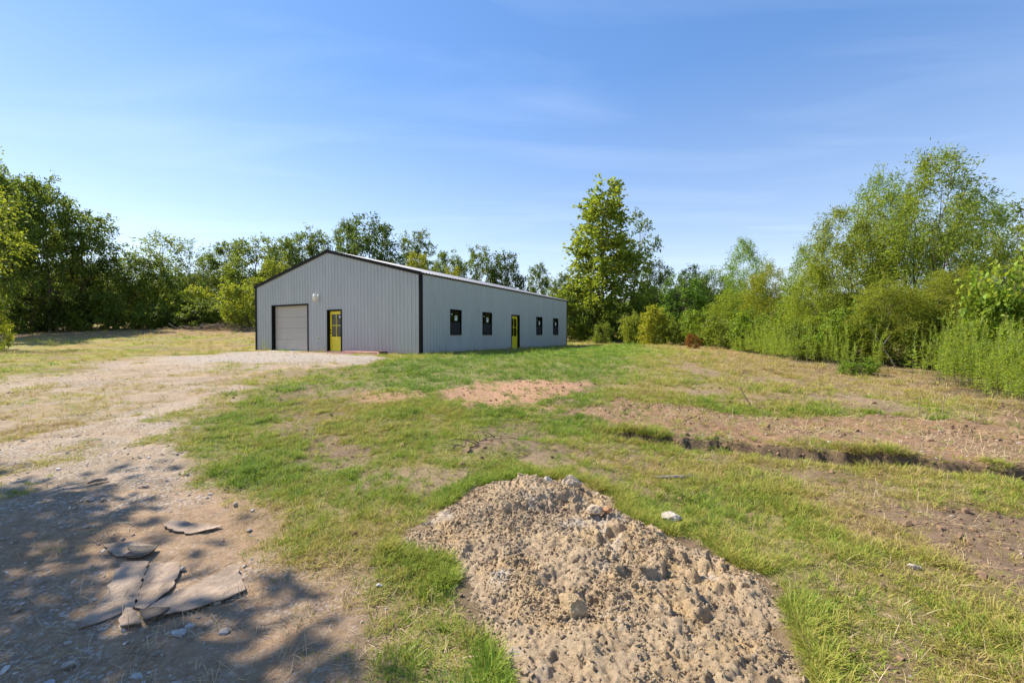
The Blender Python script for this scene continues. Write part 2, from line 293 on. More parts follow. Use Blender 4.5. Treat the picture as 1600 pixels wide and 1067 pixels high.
def ground_mat():
    m, n, l, b = new_mat("soil_and_turf")
    g = N(n, 'NewGeometry'); P = g.outputs['Position']
    att = lambda nm, o='Fac': N(n, 'Attribute', attribute_name=nm).outputs[o]
    soilc = att('soil', 'Color'); gr = att('gravel'); cv = att('cover'); tn = att('tint')
    def noise(s, d=5.0, r=0.6):
        t = N(n, 'TexNoise', Scale=s, Detail=d, Roughness=r); l.new(P, t.inputs['Vector']); return t.outputs[0]
    v1 = mixc(n, l, 1.0, soilc, ramp(n, l, noise(14, 8, 0.7), [(0.28, (0.62, 0.60, 0.58)), (0.5, (1, 1, 1)), (0.75, (1.28, 1.26, 1.22))]), 'MULTIPLY')
    v1 = mixc(n, l, 1.0, v1, ramp(n, l, noise(90, 4, 0.7), [(0.25, (0.72, 0.72, 0.72)), (0.7, (1.15, 1.15, 1.15))]), 'MULTIPLY')
    # gravel: pebbles of several greys bedded in the dirt
    vo = N(n, 'TexVoronoi', Scale=42.0); l.new(P, vo.inputs['Vector'])
    sp = N(n, 'SeparateColor'); l.new(vo.outputs['Color'], sp.inputs[0])
    peb = ramp(n, l, sp.outputs[0], [(0.0, (0.24, 0.20, 0.165)), (0.5, (0.42, 0.36, 0.295)), (0.85, (0.58, 0.52, 0.45)), (1.0, (0.70, 0.65, 0.58))])
    pm = N(n, 'Math', operation='MULTIPLY'); l.new(gr, pm.inputs[0])
    th = N(n, 'MapRange'); th.inputs[1].default_value = 0.35; th.inputs[2].default_value = 0.6; l.new(noise(3.0, 5), th.inputs[0]); l.new(th.outputs[0], pm.inputs[1])
    ed = N(n, 'MapRange'); ed.inputs[1].default_value = 0.62; ed.inputs[2].default_value = 0.42; l.new(vo.outputs['Distance'], ed.inputs[0])
    pf = N(n, 'Math', operation='MULTIPLY'); l.new(pm.outputs[0], pf.inputs[0]); l.new(ed.outputs[0], pf.inputs[1])
    v2 = mixc(n, l, pf.outputs[0], v1, peb)
    # turf between the blades: thatch, straw and low leaves
    turf = ramp(n, l, tn, [(0.05, (0.36, 0.26, 0.115)), (0.35, (0.34, 0.275, 0.072)), (0.65, (0.30, 0.33, 0.06)), (1.0, (0.22, 0.32, 0.04))])
    turf = mixc(n, l, 1.0, turf, ramp(n, l, noise(30, 6, 0.75), [(0.3, (0.45, 0.45, 0.42)), (0.5, (0.95, 0.95, 0.95)), (0.72, (1.4, 1.35, 1.2))]), 'MULTIPLY')
    turf = mixc(n, l, 1.0, turf, ramp(n, l, noise(1.3, 6, 0.7), [(0.3, (0.72, 0.74, 0.7)), (0.5, (1, 1, 1)), (0.72, (1.25, 1.15, 1.0))]), 'MULTIPLY')
    ct = N(n, 'Math', operation='MULTIPLY_ADD'); ct.inputs[1].default_value = 1.0; l.new(cv, ct.inputs[0])
    jm = N(n, 'MapRange'); jm.inputs[3].default_value = -0.3; jm.inputs[4].default_value = 0.3; l.new(noise(11, 5, 0.7), jm.inputs[0]); l.new(jm.outputs[0], ct.inputs[2]); ct.use_clamp = True
    l.new(mixc(n, l, ct.outputs[0], v2, turf), b.inputs['Base Color'])
    b.inputs['Roughness'].default_value = 0.95; b.inputs['Specular IOR Level'].default_value = 0.15
    hsum = N(n, 'Math', operation='MULTIPLY_ADD'); l.new(pf.outputs[0], hsum.inputs[0]); hsum.inputs[1].default_value = 0.5
    mu = N(n, 'Math', operation='ADD'); l.new(noise(26, 8, 0.75), mu.inputs[0]); l.new(noise(120, 4, 0.7), mu.inputs[1]); l.new(mu.outputs[0], hsum.inputs[2])
    bp = N(n, 'Bump', Strength=0.8, Distance=0.022); l.new(hsum.outputs[0], bp.inputs['Height']); l.new(bp.outputs[0], b.inputs['Normal'])
    return m
MG = ground_mat()
nx, ny = len(gx), len(gy)
ii, jj = np.meshgrid(np.arange(nx-1), np.arange(ny-1)); q0 = (jj*nx+ii).ravel()
quads = np.stack([q0, q0+1, q0+1+nx, q0+nx], 1)
isd = (sdist(fx, fy, DRIVE)+(fbm(fx*1.3, fy*1.3, 4, 3)-0.5)*0.5) < 0
qd = isd[quads].sum(1) >= 2
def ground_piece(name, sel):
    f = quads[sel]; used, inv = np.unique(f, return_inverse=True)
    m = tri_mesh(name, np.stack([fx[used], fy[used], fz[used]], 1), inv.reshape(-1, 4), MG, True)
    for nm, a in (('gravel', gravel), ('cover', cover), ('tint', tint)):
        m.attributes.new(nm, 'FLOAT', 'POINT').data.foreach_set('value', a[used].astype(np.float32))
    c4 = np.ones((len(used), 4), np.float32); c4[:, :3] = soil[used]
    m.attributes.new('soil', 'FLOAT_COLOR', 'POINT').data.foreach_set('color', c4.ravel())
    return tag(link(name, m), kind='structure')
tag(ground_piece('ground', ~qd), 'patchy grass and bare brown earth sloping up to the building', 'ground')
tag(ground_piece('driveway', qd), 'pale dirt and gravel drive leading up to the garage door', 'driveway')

# ------------------------------------------------------------------ the heap of spread clay in the foreground
mxs = np.arange(-0.95, 1.85, 0.0092); mys = np.arange(0.6, 4.75, 0.0092)
MX, MY = np.meshgrid(mxs, mys); mxf, myf = MX.ravel(), MY.ravel()
def mound_z(x, y):
    d = -(sdist(x, y, MOUND)+(fbm(x*4, y*4, 3, 70)-0.5)*0.16)
    prof = smooth(d, -0.02, 0.45)*0.6+smooth(d, 0, 0.09)*0.4
    amp = 0.042+0.075*np.exp(-(((x-0.35)/0.55)**2+((y-4.0)/0.35)**2))+0.03*np.exp(-(((x-1.05)/0.5)**2+((y-2.6)/0.6)**2))
    h = amp*prof
    r = smooth(d, 0.0, 0.12)
    rough = 0.45+0.75*smooth(x+0.25*y, 0.2, 1.4)
    h = h+r*(fbm(x*2.4, y*2.4, 3, 71)-0.5)*0.11
    b1 = 0.62-worley(x*5.5+fbm(x*6, y*6, 2, 80)*0.8, y*5.5+fbm(x*6, y*6, 2, 81)*0.8, 72); h = h+r*rough*np.clip(b1, -0.3, 0.5)*0.012
    b2 = 0.6-worley(x*13+fbm(x*15, y*15, 2, 82), y*13, 73); h = h+r*rough*b2*0.020
    b3 = 0.6-worley(x*31, y*31, 74); h = h+r*b3*0.020
    h = h-r*rough*0.05*smooth(fbm(x*4.2, y*4.2, 4, 75), 0.56, 0.68)        # holes between the clods
    rg = sum((1-np.abs(2*vnoise(x*f_+3*f_, y*f_, 84+i_)-1)-0.5)*a_ for i_, (f_, a_) in enumerate(((7, .016), (15, .014), (29, .014), (56, .011), (90, .007)))); h = h+r*rough*rg
    # smooth scraped bucket mark and groove across the far half
    g = np.exp(-((y-3.62-0.22*(x-0.1))/0.055)**2)*smooth(x, -0.45, -0.2)*(1-smooth(x, 0.45, 0.6)); h = h-0.05*g
    return zfull(x, y)+np.where(d < -0.02, -0.13, h-0.012), d
mz, md = mound_z(mxf, myf)
nx2 = len(mxs); a2, b2_ = np.meshgrid(np.arange(nx2-1), np.arange(len(mys)-1)); q2 = (b2_*nx2+a2).ravel(); mq = np.stack([q2, q2+1, q2+1+nx2, q2+nx2], 1)
mq = mq[(md[mq] > -0.05).all(1)]; us, inv = np.unique(mq, return_inverse=True)
def clay_mat():
    m, n, l, b = new_mat("clay_clods"); g = N(n, 'NewGeometry'); P = g.outputs['Position']
    def noise(s, d=5.0, r=0.6):
        t = N(n, 'TexNoise', Scale=s, Detail=d, Roughness=r); l.new(P, t.inputs['Vector']); return t.outputs[0]
    c = ramp(n, l, noise(2.6, 5), [(0.30, (0.43, 0.325, 0.215)), (0.5, (0.50, 0.375, 0.240)), (0.68, (0.52, 0.365, 0.195))])
    c = mixc(n, l, ramp(n, l, noise(1.9, 6, 0.7), [(0.56, (0, 0, 0)), (0.66, (0.75, 0.75, 0.75))]), c, (0.60, 0.555, 0.49))
    c = mixc(n, l, ramp(n, l, noise(5.5, 6, 0.7), [(0.52, (0, 0, 0)), (0.70, (0.75, 0.75, 0.75))]), c, (0.27, 0.185, 0.115))
    c = mixc(n, l, 1.0, c, ramp(n, l, noise(45, 6, 0.75), [(0.25, (0.68, 0.66, 0.64)), (0.5, (1, 1, 1)), (0.75, (1.2, 1.2, 1.2))]), 'MULTIPLY')
    l.new(c, b.inputs['Base Color']); b.inputs['Roughness'].default_value = 0.97; b.inputs['Specular IOR Level'].default_value = 0.1
    mu = N(n, 'Math', operation='ADD'); l.new(noise(38, 8, 0.8), mu.inputs[0]); l.new(noise(140, 5, 0.75), mu.inputs[1])
    bp = N(n, 'Bump', Strength=0.9, Distance=0.016); l.new(mu.outputs[0], bp.inputs['Height']); l.new(bp.outputs[0], b.inputs['Normal']); return m
MCLAY = clay_mat()
pile = link('dirt_pile', tri_mesh('dirt_pile', np.stack([mxf[us], myf[us], mz[us]], 1), inv.reshape(-1, 4), MCLAY, False))
tag(pile, 'flattened heap of pale crumbly clay spread over the foreground grass', 'dirt pile')
# ------------------------------------------------------------------ the metal building
def sheet_mat(name, c, rough=0.42, metal=0.0):
    m, n, l, b = new_mat(name); g = N(n, 'NewGeometry')
    mp_ = N(n, 'Mapping'); mp_.inputs['Scale'].default_value = (1.2, 1.2, 0.35); l.new(g.outputs['Position'], mp_.inputs[0])
    t = N(n, 'TexNoise', Scale=1.0, Detail=6.0, Roughness=0.6); l.new(mp_.outputs[0], t.inputs['Vector'])
    cc = ramp(n, l, t.outputs[0], [(0.3, tuple(x*0.93 for x in c)), (0.7, tuple(x*1.06 for x in c))])
    # splashed soil along the foot of the wall
    s = N(n, 'SeparateXYZ'); l.new(g.outputs['Position'], s.inputs[0]); mr = N(n, 'MapRange'); mr.inputs[1].default_value = 0.28; mr.inputs[2].default_value = 0.0; mr.inputs[4].default_value = 0.22
    l.new(s.outputs[2], mr.inputs[0]); cc = mixc(n, l, mr.outputs[0], cc, (0.35, 0.24, 0.16))
    l.new(cc, b.inputs['Base Color']); b.inputs['Roughness'].default_value = rough; b.inputs['Metallic'].default_value = metal; b.inputs['Specular IOR Level'].default_value = 0.45
    bp = N(n, 'Bump', Strength=0.12, Distance=0.03); l.new(t.outputs[0], bp.inputs['Height']); l.new(bp.outputs[0], b.inputs['Normal']); return m
M_WALL = sheet_mat("grey_painted_steel", (0.385, 0.405, 0.395))
M_ROOF = sheet_mat("galvalume_roof", (0.27, 0.27, 0.29), 0.5, 0.25)
M_BLACK = plain("black_trim", (0.008, 0.008, 0.008), 0.6, 0.2, spec=0.12)
M_YELLOW = plain("yellow_door_paint", (0.76, 0.64, 0.03), 0.4, 0.06, 2.0)
M_GARAGE = plain("almond_garage_door", (0.45, 0.415, 0.365), 0.5, 0.06, 1.5)
M_CONC = plain("concrete", (0.48, 0.45, 0.40), 0.9, 0.2, 5.0, bump=0.4)
M_WHITE = plain("white_plastic", (0.78, 0.76, 0.70), 0.4, 0.06)
M_PAPER = plain("sticker_paper", (0.72, 0.74, 0.72), 0.6, 0.05)
M_INK = plain("sticker_print", (0.08, 0.12, 0.10), 0.6, 0.05)
M_BRASS = plain("brass", (0.55, 0.40, 0.16), 0.35, 0.1, metal=0.8)
def glass_mat(name, tintc, rough=0.03, wgt=0.5):
    m, n, l, b = new_mat(name)
    g = N(n, 'BsdfGlossy', Roughness=rough); g.inputs['Color'].default_value = (0.9, 0.95, 0.95, 1)
    d = N(n, 'BsdfTransparent'); d.inputs['Color'].default_value = (*tintc, 1)
    fr = N(n, 'Fresnel', IOR=1.5); mr = N(n, 'MapRange'); mr.inputs[3].default_value = 0.0; mr.inputs[4].default_value = 0.85; l.new(fr.outputs[0], mr.inputs[0])
    ge = N(n, 'NewGeometry'); inn = N(n, 'Math', operation='SUBTRACT'); inn.inputs[0].default_value = 1.0; l.new(ge.outputs['Backfacing'], inn.inputs[1]); mu_ = N(n, 'Math', operation='MULTIPLY'); l.new(mr.outputs[0], mu_.inputs[0]); l.new(inn.outputs[0], mu_.inputs[1])
    ms = N(n, 'MixShader'); l.new(mu_.outputs[0], ms.inputs[0]); l.new(d.outputs[0], ms.inputs[1]); l.new(g.outputs[0], ms.inputs[2])
    l.new(ms.outputs[0], n['Material Output'].inputs[0]); return m
M_GLASS = glass_mat("window_glass", (0.72, 0.78, 0.76))
M_SCREEN = plain("insect_screen", (0.018, 0.018, 0.018), 0.8, 0.1)
bld = link('metal_building', None); bld.location = (BX, BY, 0); bld.rotation_euler = (0, 0, -TH)
tag(bld, 'long low grey ribbed steel building with black trim and shallow gable roof', 'building')
RIB, PW, OUT = 0.2286, 0.9144, 0.026
def profile(s):                      # trapezoid ribs every nine inches, standing proud of the flat pan
    d = abs((s % RIB)-RIB/2); return OUT*(1 if d < 0.014 else 0 if d > 0.042 else (0.042-d)/0.028)
BREAK = [RIB/2-0.042, RIB/2-0.014, RIB/2+0.014, RIB/2+0.042]
def clad(length, top, openings, place, name, mat, bottom=-0.04):
    """one object for each three-foot sheet; place(s, z, out) gives the local point"""
    s0 = 0.0
    while s0 < length-1e-6:
        s1 = min(s0+PW, length)
        br = {s0, s1}
        k = int(s0/RIB)-1
        while k*RIB < s1+RIB:
            br |= {k*RIB+q for q in BREAK if s0 < k*RIB+q < s1}; k += 1
        for o in openings: br |= {q for q in o[:2] if s0 < q < s1}
        if s0 < length/2 < s1 and name == 'wall_panel': br.add(length/2)
        br = sorted(br); mb = MB()
        for a, b in zip(br, br[1:]):
            if b-a < 1e-5: continue
            mid = (a+b)/2; iv = [(bottom, None)]
            for o0, o1, z0, z1 in openings:
                if o0 < mid < o1: iv = ([(bottom, z0)] if z0 > bottom+0.02 else [])+[(z1, None)]
            for z0, z1 in iv:
                ta, tb = (top(a), top(b)) if z1 is None else (z1, z1)
                mb.add([place(a, z0, profile(a)), place(b, z0, profile(b)), place(b, tb, profile(b)), place(a, ta, profile(a))], [(0, 1, 2, 3)])
        o = mb.build(name, mat, bld)
        bm = bmesh.new(); bm.from_mesh(o.data); bmesh.ops.remove_doubles(bm, verts=bm.verts, dist=1e-4); bmesh.ops.recalc_face_normals(bm, faces=bm.faces); bm.to_mesh(o.data); bm.free()
        s0 = s1
gtop = lambda s: EAVE+0.008+RISE*(1-abs(s-BW/2)/(BW/2))
G_OP = [(7.66, 10.66, -0.05, 2.50), (5.12, 6.10, -0.05, 2.13)]
S_OP = [(2.20, 3.13, 0.91, 2.13), (5.26, 6.19, 0.91, 2.13), (8.66, 9.70, -0.05, 2.11), (12.38, 13.31, 0.91, 2.13), (15.42, 16.35, 0.91, 2.13)]
clad(BW, gtop, G_OP, lambda s, z, o: (-s, -o, z), 'wall_panel', M_WALL)
clad(BL, lambda s: EAVE+0.008, S_OP, lambda s, z, o: (o, s, z), 'wall_panel', M_WALL)
clad(BL, lambda s: EAVE+0.008, [], lambda s, z, o: (-BW-o, s, z), 'wall_panel', M_WALL)
clad(BW, gtop, [], lambda s, z, o: (-s, BL+o, z), 'wall_panel', M_WALL)
SL = math.hypot(BW/2, RISE); CA, SA = (BW/2)/SL, RISE/SL
for side in (1, -1):
    def pl(s, r, o, side=side):        # r runs down from the ridge
        xx = -BW/2+side*(r*CA+o*SA); return (xx, s-0.06, EAVE+RISE+0.012-r*SA+o*CA)
    clad(BL+0.12, lambda s: SL+0.09, [], pl, 'roof_panel', M_ROOF, bottom=0.0)
MB().box(-BW+0.02, -0.02, 0.02, BL-0.02, -0.35, 0.02).build('floor_slab', M_CONC, bld)
# black trim: corners, rakes, ridge, eaves, base
cw = 0.10
for xx, sx_ in ((0, 1), (-BW, -1)):
    for yy, sy_ in ((0, -1), (BL, 1)):
        o = 0.034
        mb = MB(); xa, xb = sorted((xx+sx_*o, xx-sx_*cw)); ya, yb = sorted((yy+sy_*o, yy+sy_*(o-0.006))); mb.box(xa, xb, ya, yb, -0.04, EAVE-0.01)
        xa, xb = sorted((xx+sx_*o, xx+sx_*(o-0.006))); ya, yb = sorted((yy+sy_*(o-0.0065), yy-sy_*cw)); mb.box(xa, xb, ya, yb, -0.04, EAVE-0.01)
        mb.build('corner_trim', M_BLACK, bld)
for yy in (-0.065, BL+0.045):
    for side in (1, -1):
        mb = MB(); x0, z0 = -BW/2, EAVE+RISE+0.045; x1, z1 = -BW/2+side*(BW/2+0.10), EAVE+0.045-0.10*SA/CA
        h = 0.16
        v = [(x0, yy, z0), (x1, yy, z1), (x1, yy, z1-h), (x0, yy, z0-h)]; v += [(a, b+0.024, c) for a, b, c in v]
        mb.add(v, [(0, 1, 2, 3), (4, 7, 6, 5), (0, 4, 5, 1), (1, 5, 6, 2), (2, 6, 7, 3), (3, 7, 4, 0)]); mb.build('rake_trim', M_BLACK, bld)
for side in (1, -1):
    xx = -BW/2+side*(BW/2+0.028); xa, xb = sorted((xx, xx+side*0.03)); MB().box(xa, xb, -0.03, BL+0.03, EAVE-0.075, EAVE-0.032).build('eave_trim', M_BLACK, bld)
mb = MB()
for side in (1, -1):
    a = (-BW/2, EAVE+RISE+0.05); b = (-BW/2+side*0.22*CA, EAVE+RISE+0.05-0.22*SA)
    v = [(a[0], -0.07, a[1]), (b[0], -0.07, b[1]), (b[0], BL+0.07, b[1]), (a[0], BL+0.07, a[1])]; mb.add(v, [(0, 1, 2, 3)])
mb.build('ridge_cap', M_ROOF, bld)
MB().box(0.028, 0.036, 0.12, 8.60, -0.06, 0.035).box(0.028, 0.036, 9.76, BL-0.12, -0.06, 0.035).build('base_trim', M_BLACK, bld)
MB().box(-5.06, -0.12, -0.036, -0.028, -0.06, 0.03).build('base_trim', M_BLACK, bld)
# frames are built in a local frame: a along the wall, d outward, z up
def on_gable(a, d, z): return (-a, -d, z)
def on_side(a, d, z): return (d, a, z)
def wbox(mb, P, a0, a1, d0, d1, z0, z1):
    v = [P(a, d, z) for z in (z0, z1) for d in (d0, d1) for a in (a0, a1)]
    return mb.add(v, [(0, 2, 3, 1), (4, 5, 7, 6), (0, 1, 5, 4), (2, 6, 7, 3), (0, 4, 6, 2), (1, 3, 7, 5)])
def opening_trim(P, a0, a1, z0, z1, depth, parent, name='jamb_trim', w=0.05, sill=False):
    mb = MB(); f = 0.036
    for q0, q1 in ((a0-w, a0), (a1, a1+w)): wbox(mb, P, q0, q1, -0.002, f, z0, z1+w)
    wbox(mb, P, a0, a1, 0.0, f-0.001, z1, z1+w)
    for q0, q1 in ((a0-0.004, a0+0.012), (a1-0.012, a1+0.004)): wbox(mb, P, q0, q1, -depth, f-0.003, z0, z1+0.002)
    wbox(mb, P, a0, a1, -depth, f-0.004, z1-0.012, z1+0.001)
    if sill: wbox(mb, P, a0-w, a1+w, -0.04, f+0.012, z0-w*0.8, z0+0.004)
    return mb.build(name, M_BLACK, parent)
# garage door: four stacked sections with pressed ribs
gd = link('garage_door', None, bld); gd['label'] = 'almond sectional garage door in a black jamb'
opening_trim(on_gable, 7.66, 10.66, -0.05, 2.50, 0.19, gd)
for k in range(4):
    z0 = 0.03+k*0.615; mb = MB(); dep = -0.165
    wbox(mb, on_gable, 7.673, 10.647, dep-0.04, dep, z0, z0+0.609)
    for zz in (0.09, 0.30, 0.50): wbox(mb, on_gable, 7.674, 10.646, dep-0.001, dep+0.006, z0+zz-0.055, z0+zz+0.055)
    mb.build('door_section', M_GARAGE, gd, bevel=0.004)
MB().box(-10.62, -7.70, 0.120, 0.165, -0.02, 0.035).build('bottom_seal', M_BLACK, gd)
def entry_door(P, a0, a1, z1, hinge_high, recess, label):
    """yellow door: four panes above a plank panel, knob and deadbolt on the latch side"""
    d = link('entry_door', None, bld); d['label'] = label
    opening_trim(P, a0, a1, 0.0, z1, recess+0.06, d, w=0.045)
    wbox(MB(), P, a0+0.013, a1-0.013, -recess-0.05, 0.05, -0.03, 0.045).build('threshold', M_CONC, d)
    b0, b1 = a0+0.035, a1-0.035; zb, zt = 0.05, z1-0.035; dep = -recess
    st = 0.115; g0, g1 = b0+st, b1-st; gz0, gz1 = 0.80, zt-0.15; gm = (g0+g1)/2; gzm = (gz0+gz1)/2
    mb = MB()
    wbox(mb, P, b0, g0, dep-0.045, dep, zb, zt); wbox(mb, P, g1, b1, dep-0.045, dep, zb, zt)
    wbox(mb, P, g0, g1, dep-0.0445, dep-0.0005, gz1, zt); wbox(mb, P, g0, g1, dep-0.0445, dep-0.0005, zb, zb+0.2); wbox(mb, P, g0, g1, dep-0.0445, dep-0.0005, gz0-0.13, gz0)
    lf = mb.build('leaf', M_YELLOW, d)
    mb = MB(); wbox(mb, P, gm-0.016, gm+0.016, dep-0.04, dep-0.002, gz0, gz1); wbox(mb, P, g0, g1, dep-0.041, dep-0.003, gzm-0.016, gzm+0.016); mb.build('glazing_bar', M_YELLOW, lf)
    n_ = 4; h = (gz0-0.13-zb-0.2)/n_
    for k in range(n_): wbox(MB(), P, g0+0.003, g1-0.003, dep-0.04, dep-0.014, zb+0.2+k*h+0.003, zb+0.2+(k+1)*h-0.003).build('plank', M_YELLOW, lf)
    for q0, q1 in ((g0, gm-0.016), (gm+0.016, g1)):
        for r0, r1 in ((gz0, gzm-0.016), (gzm+0.016, gz1)):
            wbox(MB(), P, q0, q1, dep-0.024, dep-0.018, r0, r1).build('pane', M_GLASS, lf)
    ks = b0+0.06 if not hinge_high else b1-0.06
    for zz, rr, nm in ((0.98, 0.034, 'door_knob'), (1.13, 0.03, 'deadbolt')):
        pts = [P(ks, dep, zz), P(ks, dep+0.012, zz), P(ks, dep+0.03, zz), P(ks, dep+0.055, zz), P(ks, dep+0.065, zz)]
        MB().tube(pts, [rr*1.05, rr, rr*0.5, rr*0.95, rr*0.5] if nm == 'door_knob' else [rr*1.1, rr, rr, rr*0.9, rr*0.6], 10).build(nm, M_BLACK, lf)
    return d, (g0, g1, gz0, gz1, dep)
d1, gi = entry_door(on_gable, 5.12, 6.10, 2.13, True, 0.105, 'yellow gable door with four dark panes and a small white sticker')
wbox(MB(), on_gable, gi[0]+0.05, gi[0]+0.13, gi[4]-0.017, gi[4]-0.013, gi[3]-0.20, gi[3]-0.08).build('sticker', M_PAPER, d1)
entry_door(on_side, 8.66, 9.70, 2.11, True, 0.105, 'yellow side door with four panes, set between the windows')
for k, (a0, a1, z0, z1) in enumerate(S_OP):
    if z0 < 0: continue
    w = link('window', None, bld)
    opening_trim(on_side, a0, a1, z0, z1, 0.07, w, 'window_trim', 0.03, True)
    P = on_side; zm = (z0+z1)/2; fw = 0.045
    for nm, r0, r1, dep in (('upper_sash', zm-0.02, z1-0.012, -0.022), ('lower_sash', z0+0.005, zm+0.02, -0.042)):
        mb = MB(); b0, b1 = a0+0.012, a1-0.012
        wbox(mb, P, b0, b0+fw, dep-0.018, dep, r0, r1); wbox(mb, P, b1-fw, b1, dep-0.018, dep, r0, r1)
        wbox(mb, P, b0+fw, b1-fw, dep-0.0175, dep-0.0005, r0, r0+fw); wbox(mb, P, b0+fw, b1-fw, dep-0.0175, dep-0.0005, r1-fw, r1)
        s = mb.build(nm, M_BLACK, w)
        wbox(MB(), P, b0+fw, b1-fw, dep-0.012, dep-0.007, r0+fw, r1-fw).build('pane', M_GLASS, s)
    wbox(MB(), P, a0+0.014, a1-0.014, -0.0135, -0.0125, z0+0.01, zm-0.01).build('insect_screen', M_SCREEN, w)
    m0 = (a0+a1)/2
    s = wbox(MB(), P, m0-0.02, m0+0.19, -0.0285, -0.0265, zm+0.09, zm+0.34).build('sticker', M_PAPER, w)
    wbox(MB(), P, m0+0.03, m0+0.12, -0.0262, -0.0255, zm+0.22, zm+0.31).build('print', M_INK, s)
    wbox(MB(), P, a0+0.12, a0+0.24, -0.0285, -0.0265, z1-0.23, z1-0.19).build('tag', M_PAPER, w)
def b2w(x, y, z): return bld_mat @ Vector((x, y, z))
bld_mat = Matrix.Translation((BX, BY, 0)) @ Matrix.Rotation(-TH, 4, 'Z')
def at_wall(name, x, y, z):
    o = link(name, None); o.location = b2w(x, y, z); o.rotation_euler = (0, 0, -TH); return o
# barn light between the garage and the yellow door
wl_ = at_wall('wall_light', -6.82, -0.021, 2.80); tag(wl_, 'white dusk-to-dawn lamp mounted above and between garage and yellow door', 'lamp')
MB().box(-0.07, 0.07, -0.04, 0, 0.0, 0.16).build('mount', M_WHITE, wl_, 0.006)
MB().tube([(0, -0.03, 0.10), (0, -0.12, 0.13), (0, -0.17, 0.13)], 0.03, 8).build('arm', M_WHITE, wl_)
MB().tube([(0, -0.19, 0.20), (0, -0.19, 0.18), (0, -0.19, 0.06), (0, -0.19, 0.03)], [0.03, 0.085, 0.10, 0.10], 14).build('housing', M_WHITE, wl_, smooth_=True)
MB().tube([(0, -0.19, 0.028), (0, -0.19, -0.05), (0, -0.19, -0.13), (0, -0.19, -0.16)], [0.105, 0.12, 0.10, 0.04], 14).build('diffuser', plain("ribbed_lens", (0.72, 0.66, 0.5), 0.25, 0.1), wl_, smooth_=True)
MB().tube([(0.03, -0.19, 0.19), (0.03, -0.19, 0.235), (0.03, -0.19, 0.245)], [0.03, 0.03, 0.01], 8).build('photocell', M_WHITE, wl_)
hb = at_wall('outdoor_faucet', -6.78, -0.021, 0.74); tag(hb, 'small metal hose tap low on the wall beside the yellow door', 'faucet')
MB().tube([(0, 0, 0), (0, -0.08, 0), (0, -0.11, -0.03), (0, -0.115, -0.07)], [0.02, 0.02, 0.02, 0.017], 8).build('spout', M_BRASS, hb)
MB().box(-0.045, 0.045, -0.075, -0.06, 0.028, 0.04).tube([(0, -0.067, 0), (0, -0.067, 0.03)], 0.008, 6).build('handle', M_WHITE, hb)
ap = at_wall('concrete_apron', -9.16, -0.03, 0); MB().box(-1.5, 1.5, -0.42, 0.02, -0.2, 0.012).build('slab', M_CONC, ap, 0.015); tag(ap, 'narrow pale concrete apron along the foot of the garage door', 'apron')
# red roofing sheets left lying along the gable wall
M_RED = plain("faded_red_steel", (0.26, 0.075, 0.06), 0.6, 0.25, 3.0, c2=(0.36, 0.14, 0.115), spec=0.2); M_PINK = plain("chalky_red_steel", (0.36, 0.15, 0.125), 0.65, 0.25, 4.0, spec=0.2)
def red_sheet(x0, x1, y0, z, w, mat, label, rot, rib=0.23, amp=0.02):
    o = at_wall('roofing_sheet', x0, y0, z); o.rotation_euler[2] = -TH+rot; L = x1-x0
    ys = []; y = 0
    while y < w: ys += [(y, 0), (y+rib*0.55, 0), (y+rib*0.65, amp), (y+rib*0.85, amp), (y+rib*0.95, 0)]; y += rib
    mb = MB(); v = [(xx, -a, b+0.004*math.sin(xx*3)) for xx in np.linspace(0, L, 7) for a, b in ys]; k = len(ys)
    v2 = [(a, b, c-0.004) for a, b, c in v]; n = len(v)
    f = [(i*k+j, i*k+j+1, (i+1)*k+j+1, (i+1)*k+j) for i in range(6) for j in range(k-1)]
    mb.add(v+v2, f+[tuple(n+q for q in reversed(t)) for t in f]); s = mb.build('corrugated_sheet', mat, o); tag(o, label, 'metal sheet', 'red roofing sheets by the gable wall'); return o
red_sheet(-5.05, -1.55, -0.10, 0.02, 0.72, M_RED, 'longest faded red roofing sheet, bottom of the stack along the gable wall', 0.015)
red_sheet(-4.75, -1.70, -0.12, 0.045, 0.66, M_PINK, 'chalky pink-red roofing sheet in the middle of the stack by the wall', -0.02)
red_sheet(-4.2, -2.05, -0.06, 0.075, 0.60, M_RED, 'short red roofing sheet lying on top of the stack by the wall', 0.03, 0.3, 0.035)
chn = at_wall('trim_channel', -5.05, -0.86, 0.0); MB().box(0, 3.25, -0.05, 0.0, -0.02, 0.085).box(0, 3.25, -0.1, -0.05, -0.02, 0.0).build('channel', M_PINK, chn, 0.006); tag(chn, 'long pinkish steel trim lying in front of the red roofing sheets', 'metal trim')
blk = at_wall('plastic_crate', -1.72, -0.80, 0.0); 
mb = MB()
for q in (0, 0.22): mb.box(q, q+0.012, -0.02, 0.26, -0.02, 0.13)
for q in (-0.02, 0.248): mb.box(0.012, 0.222, q, q+0.012, -0.02, 0.13)
mb.box(0.012, 0.222, -0.008, 0.248, -0.02, -0.005); mb.build('tray', M_BLACK, blk); tag(blk, 'small black tray standing at the right end of the red sheets', 'tray')
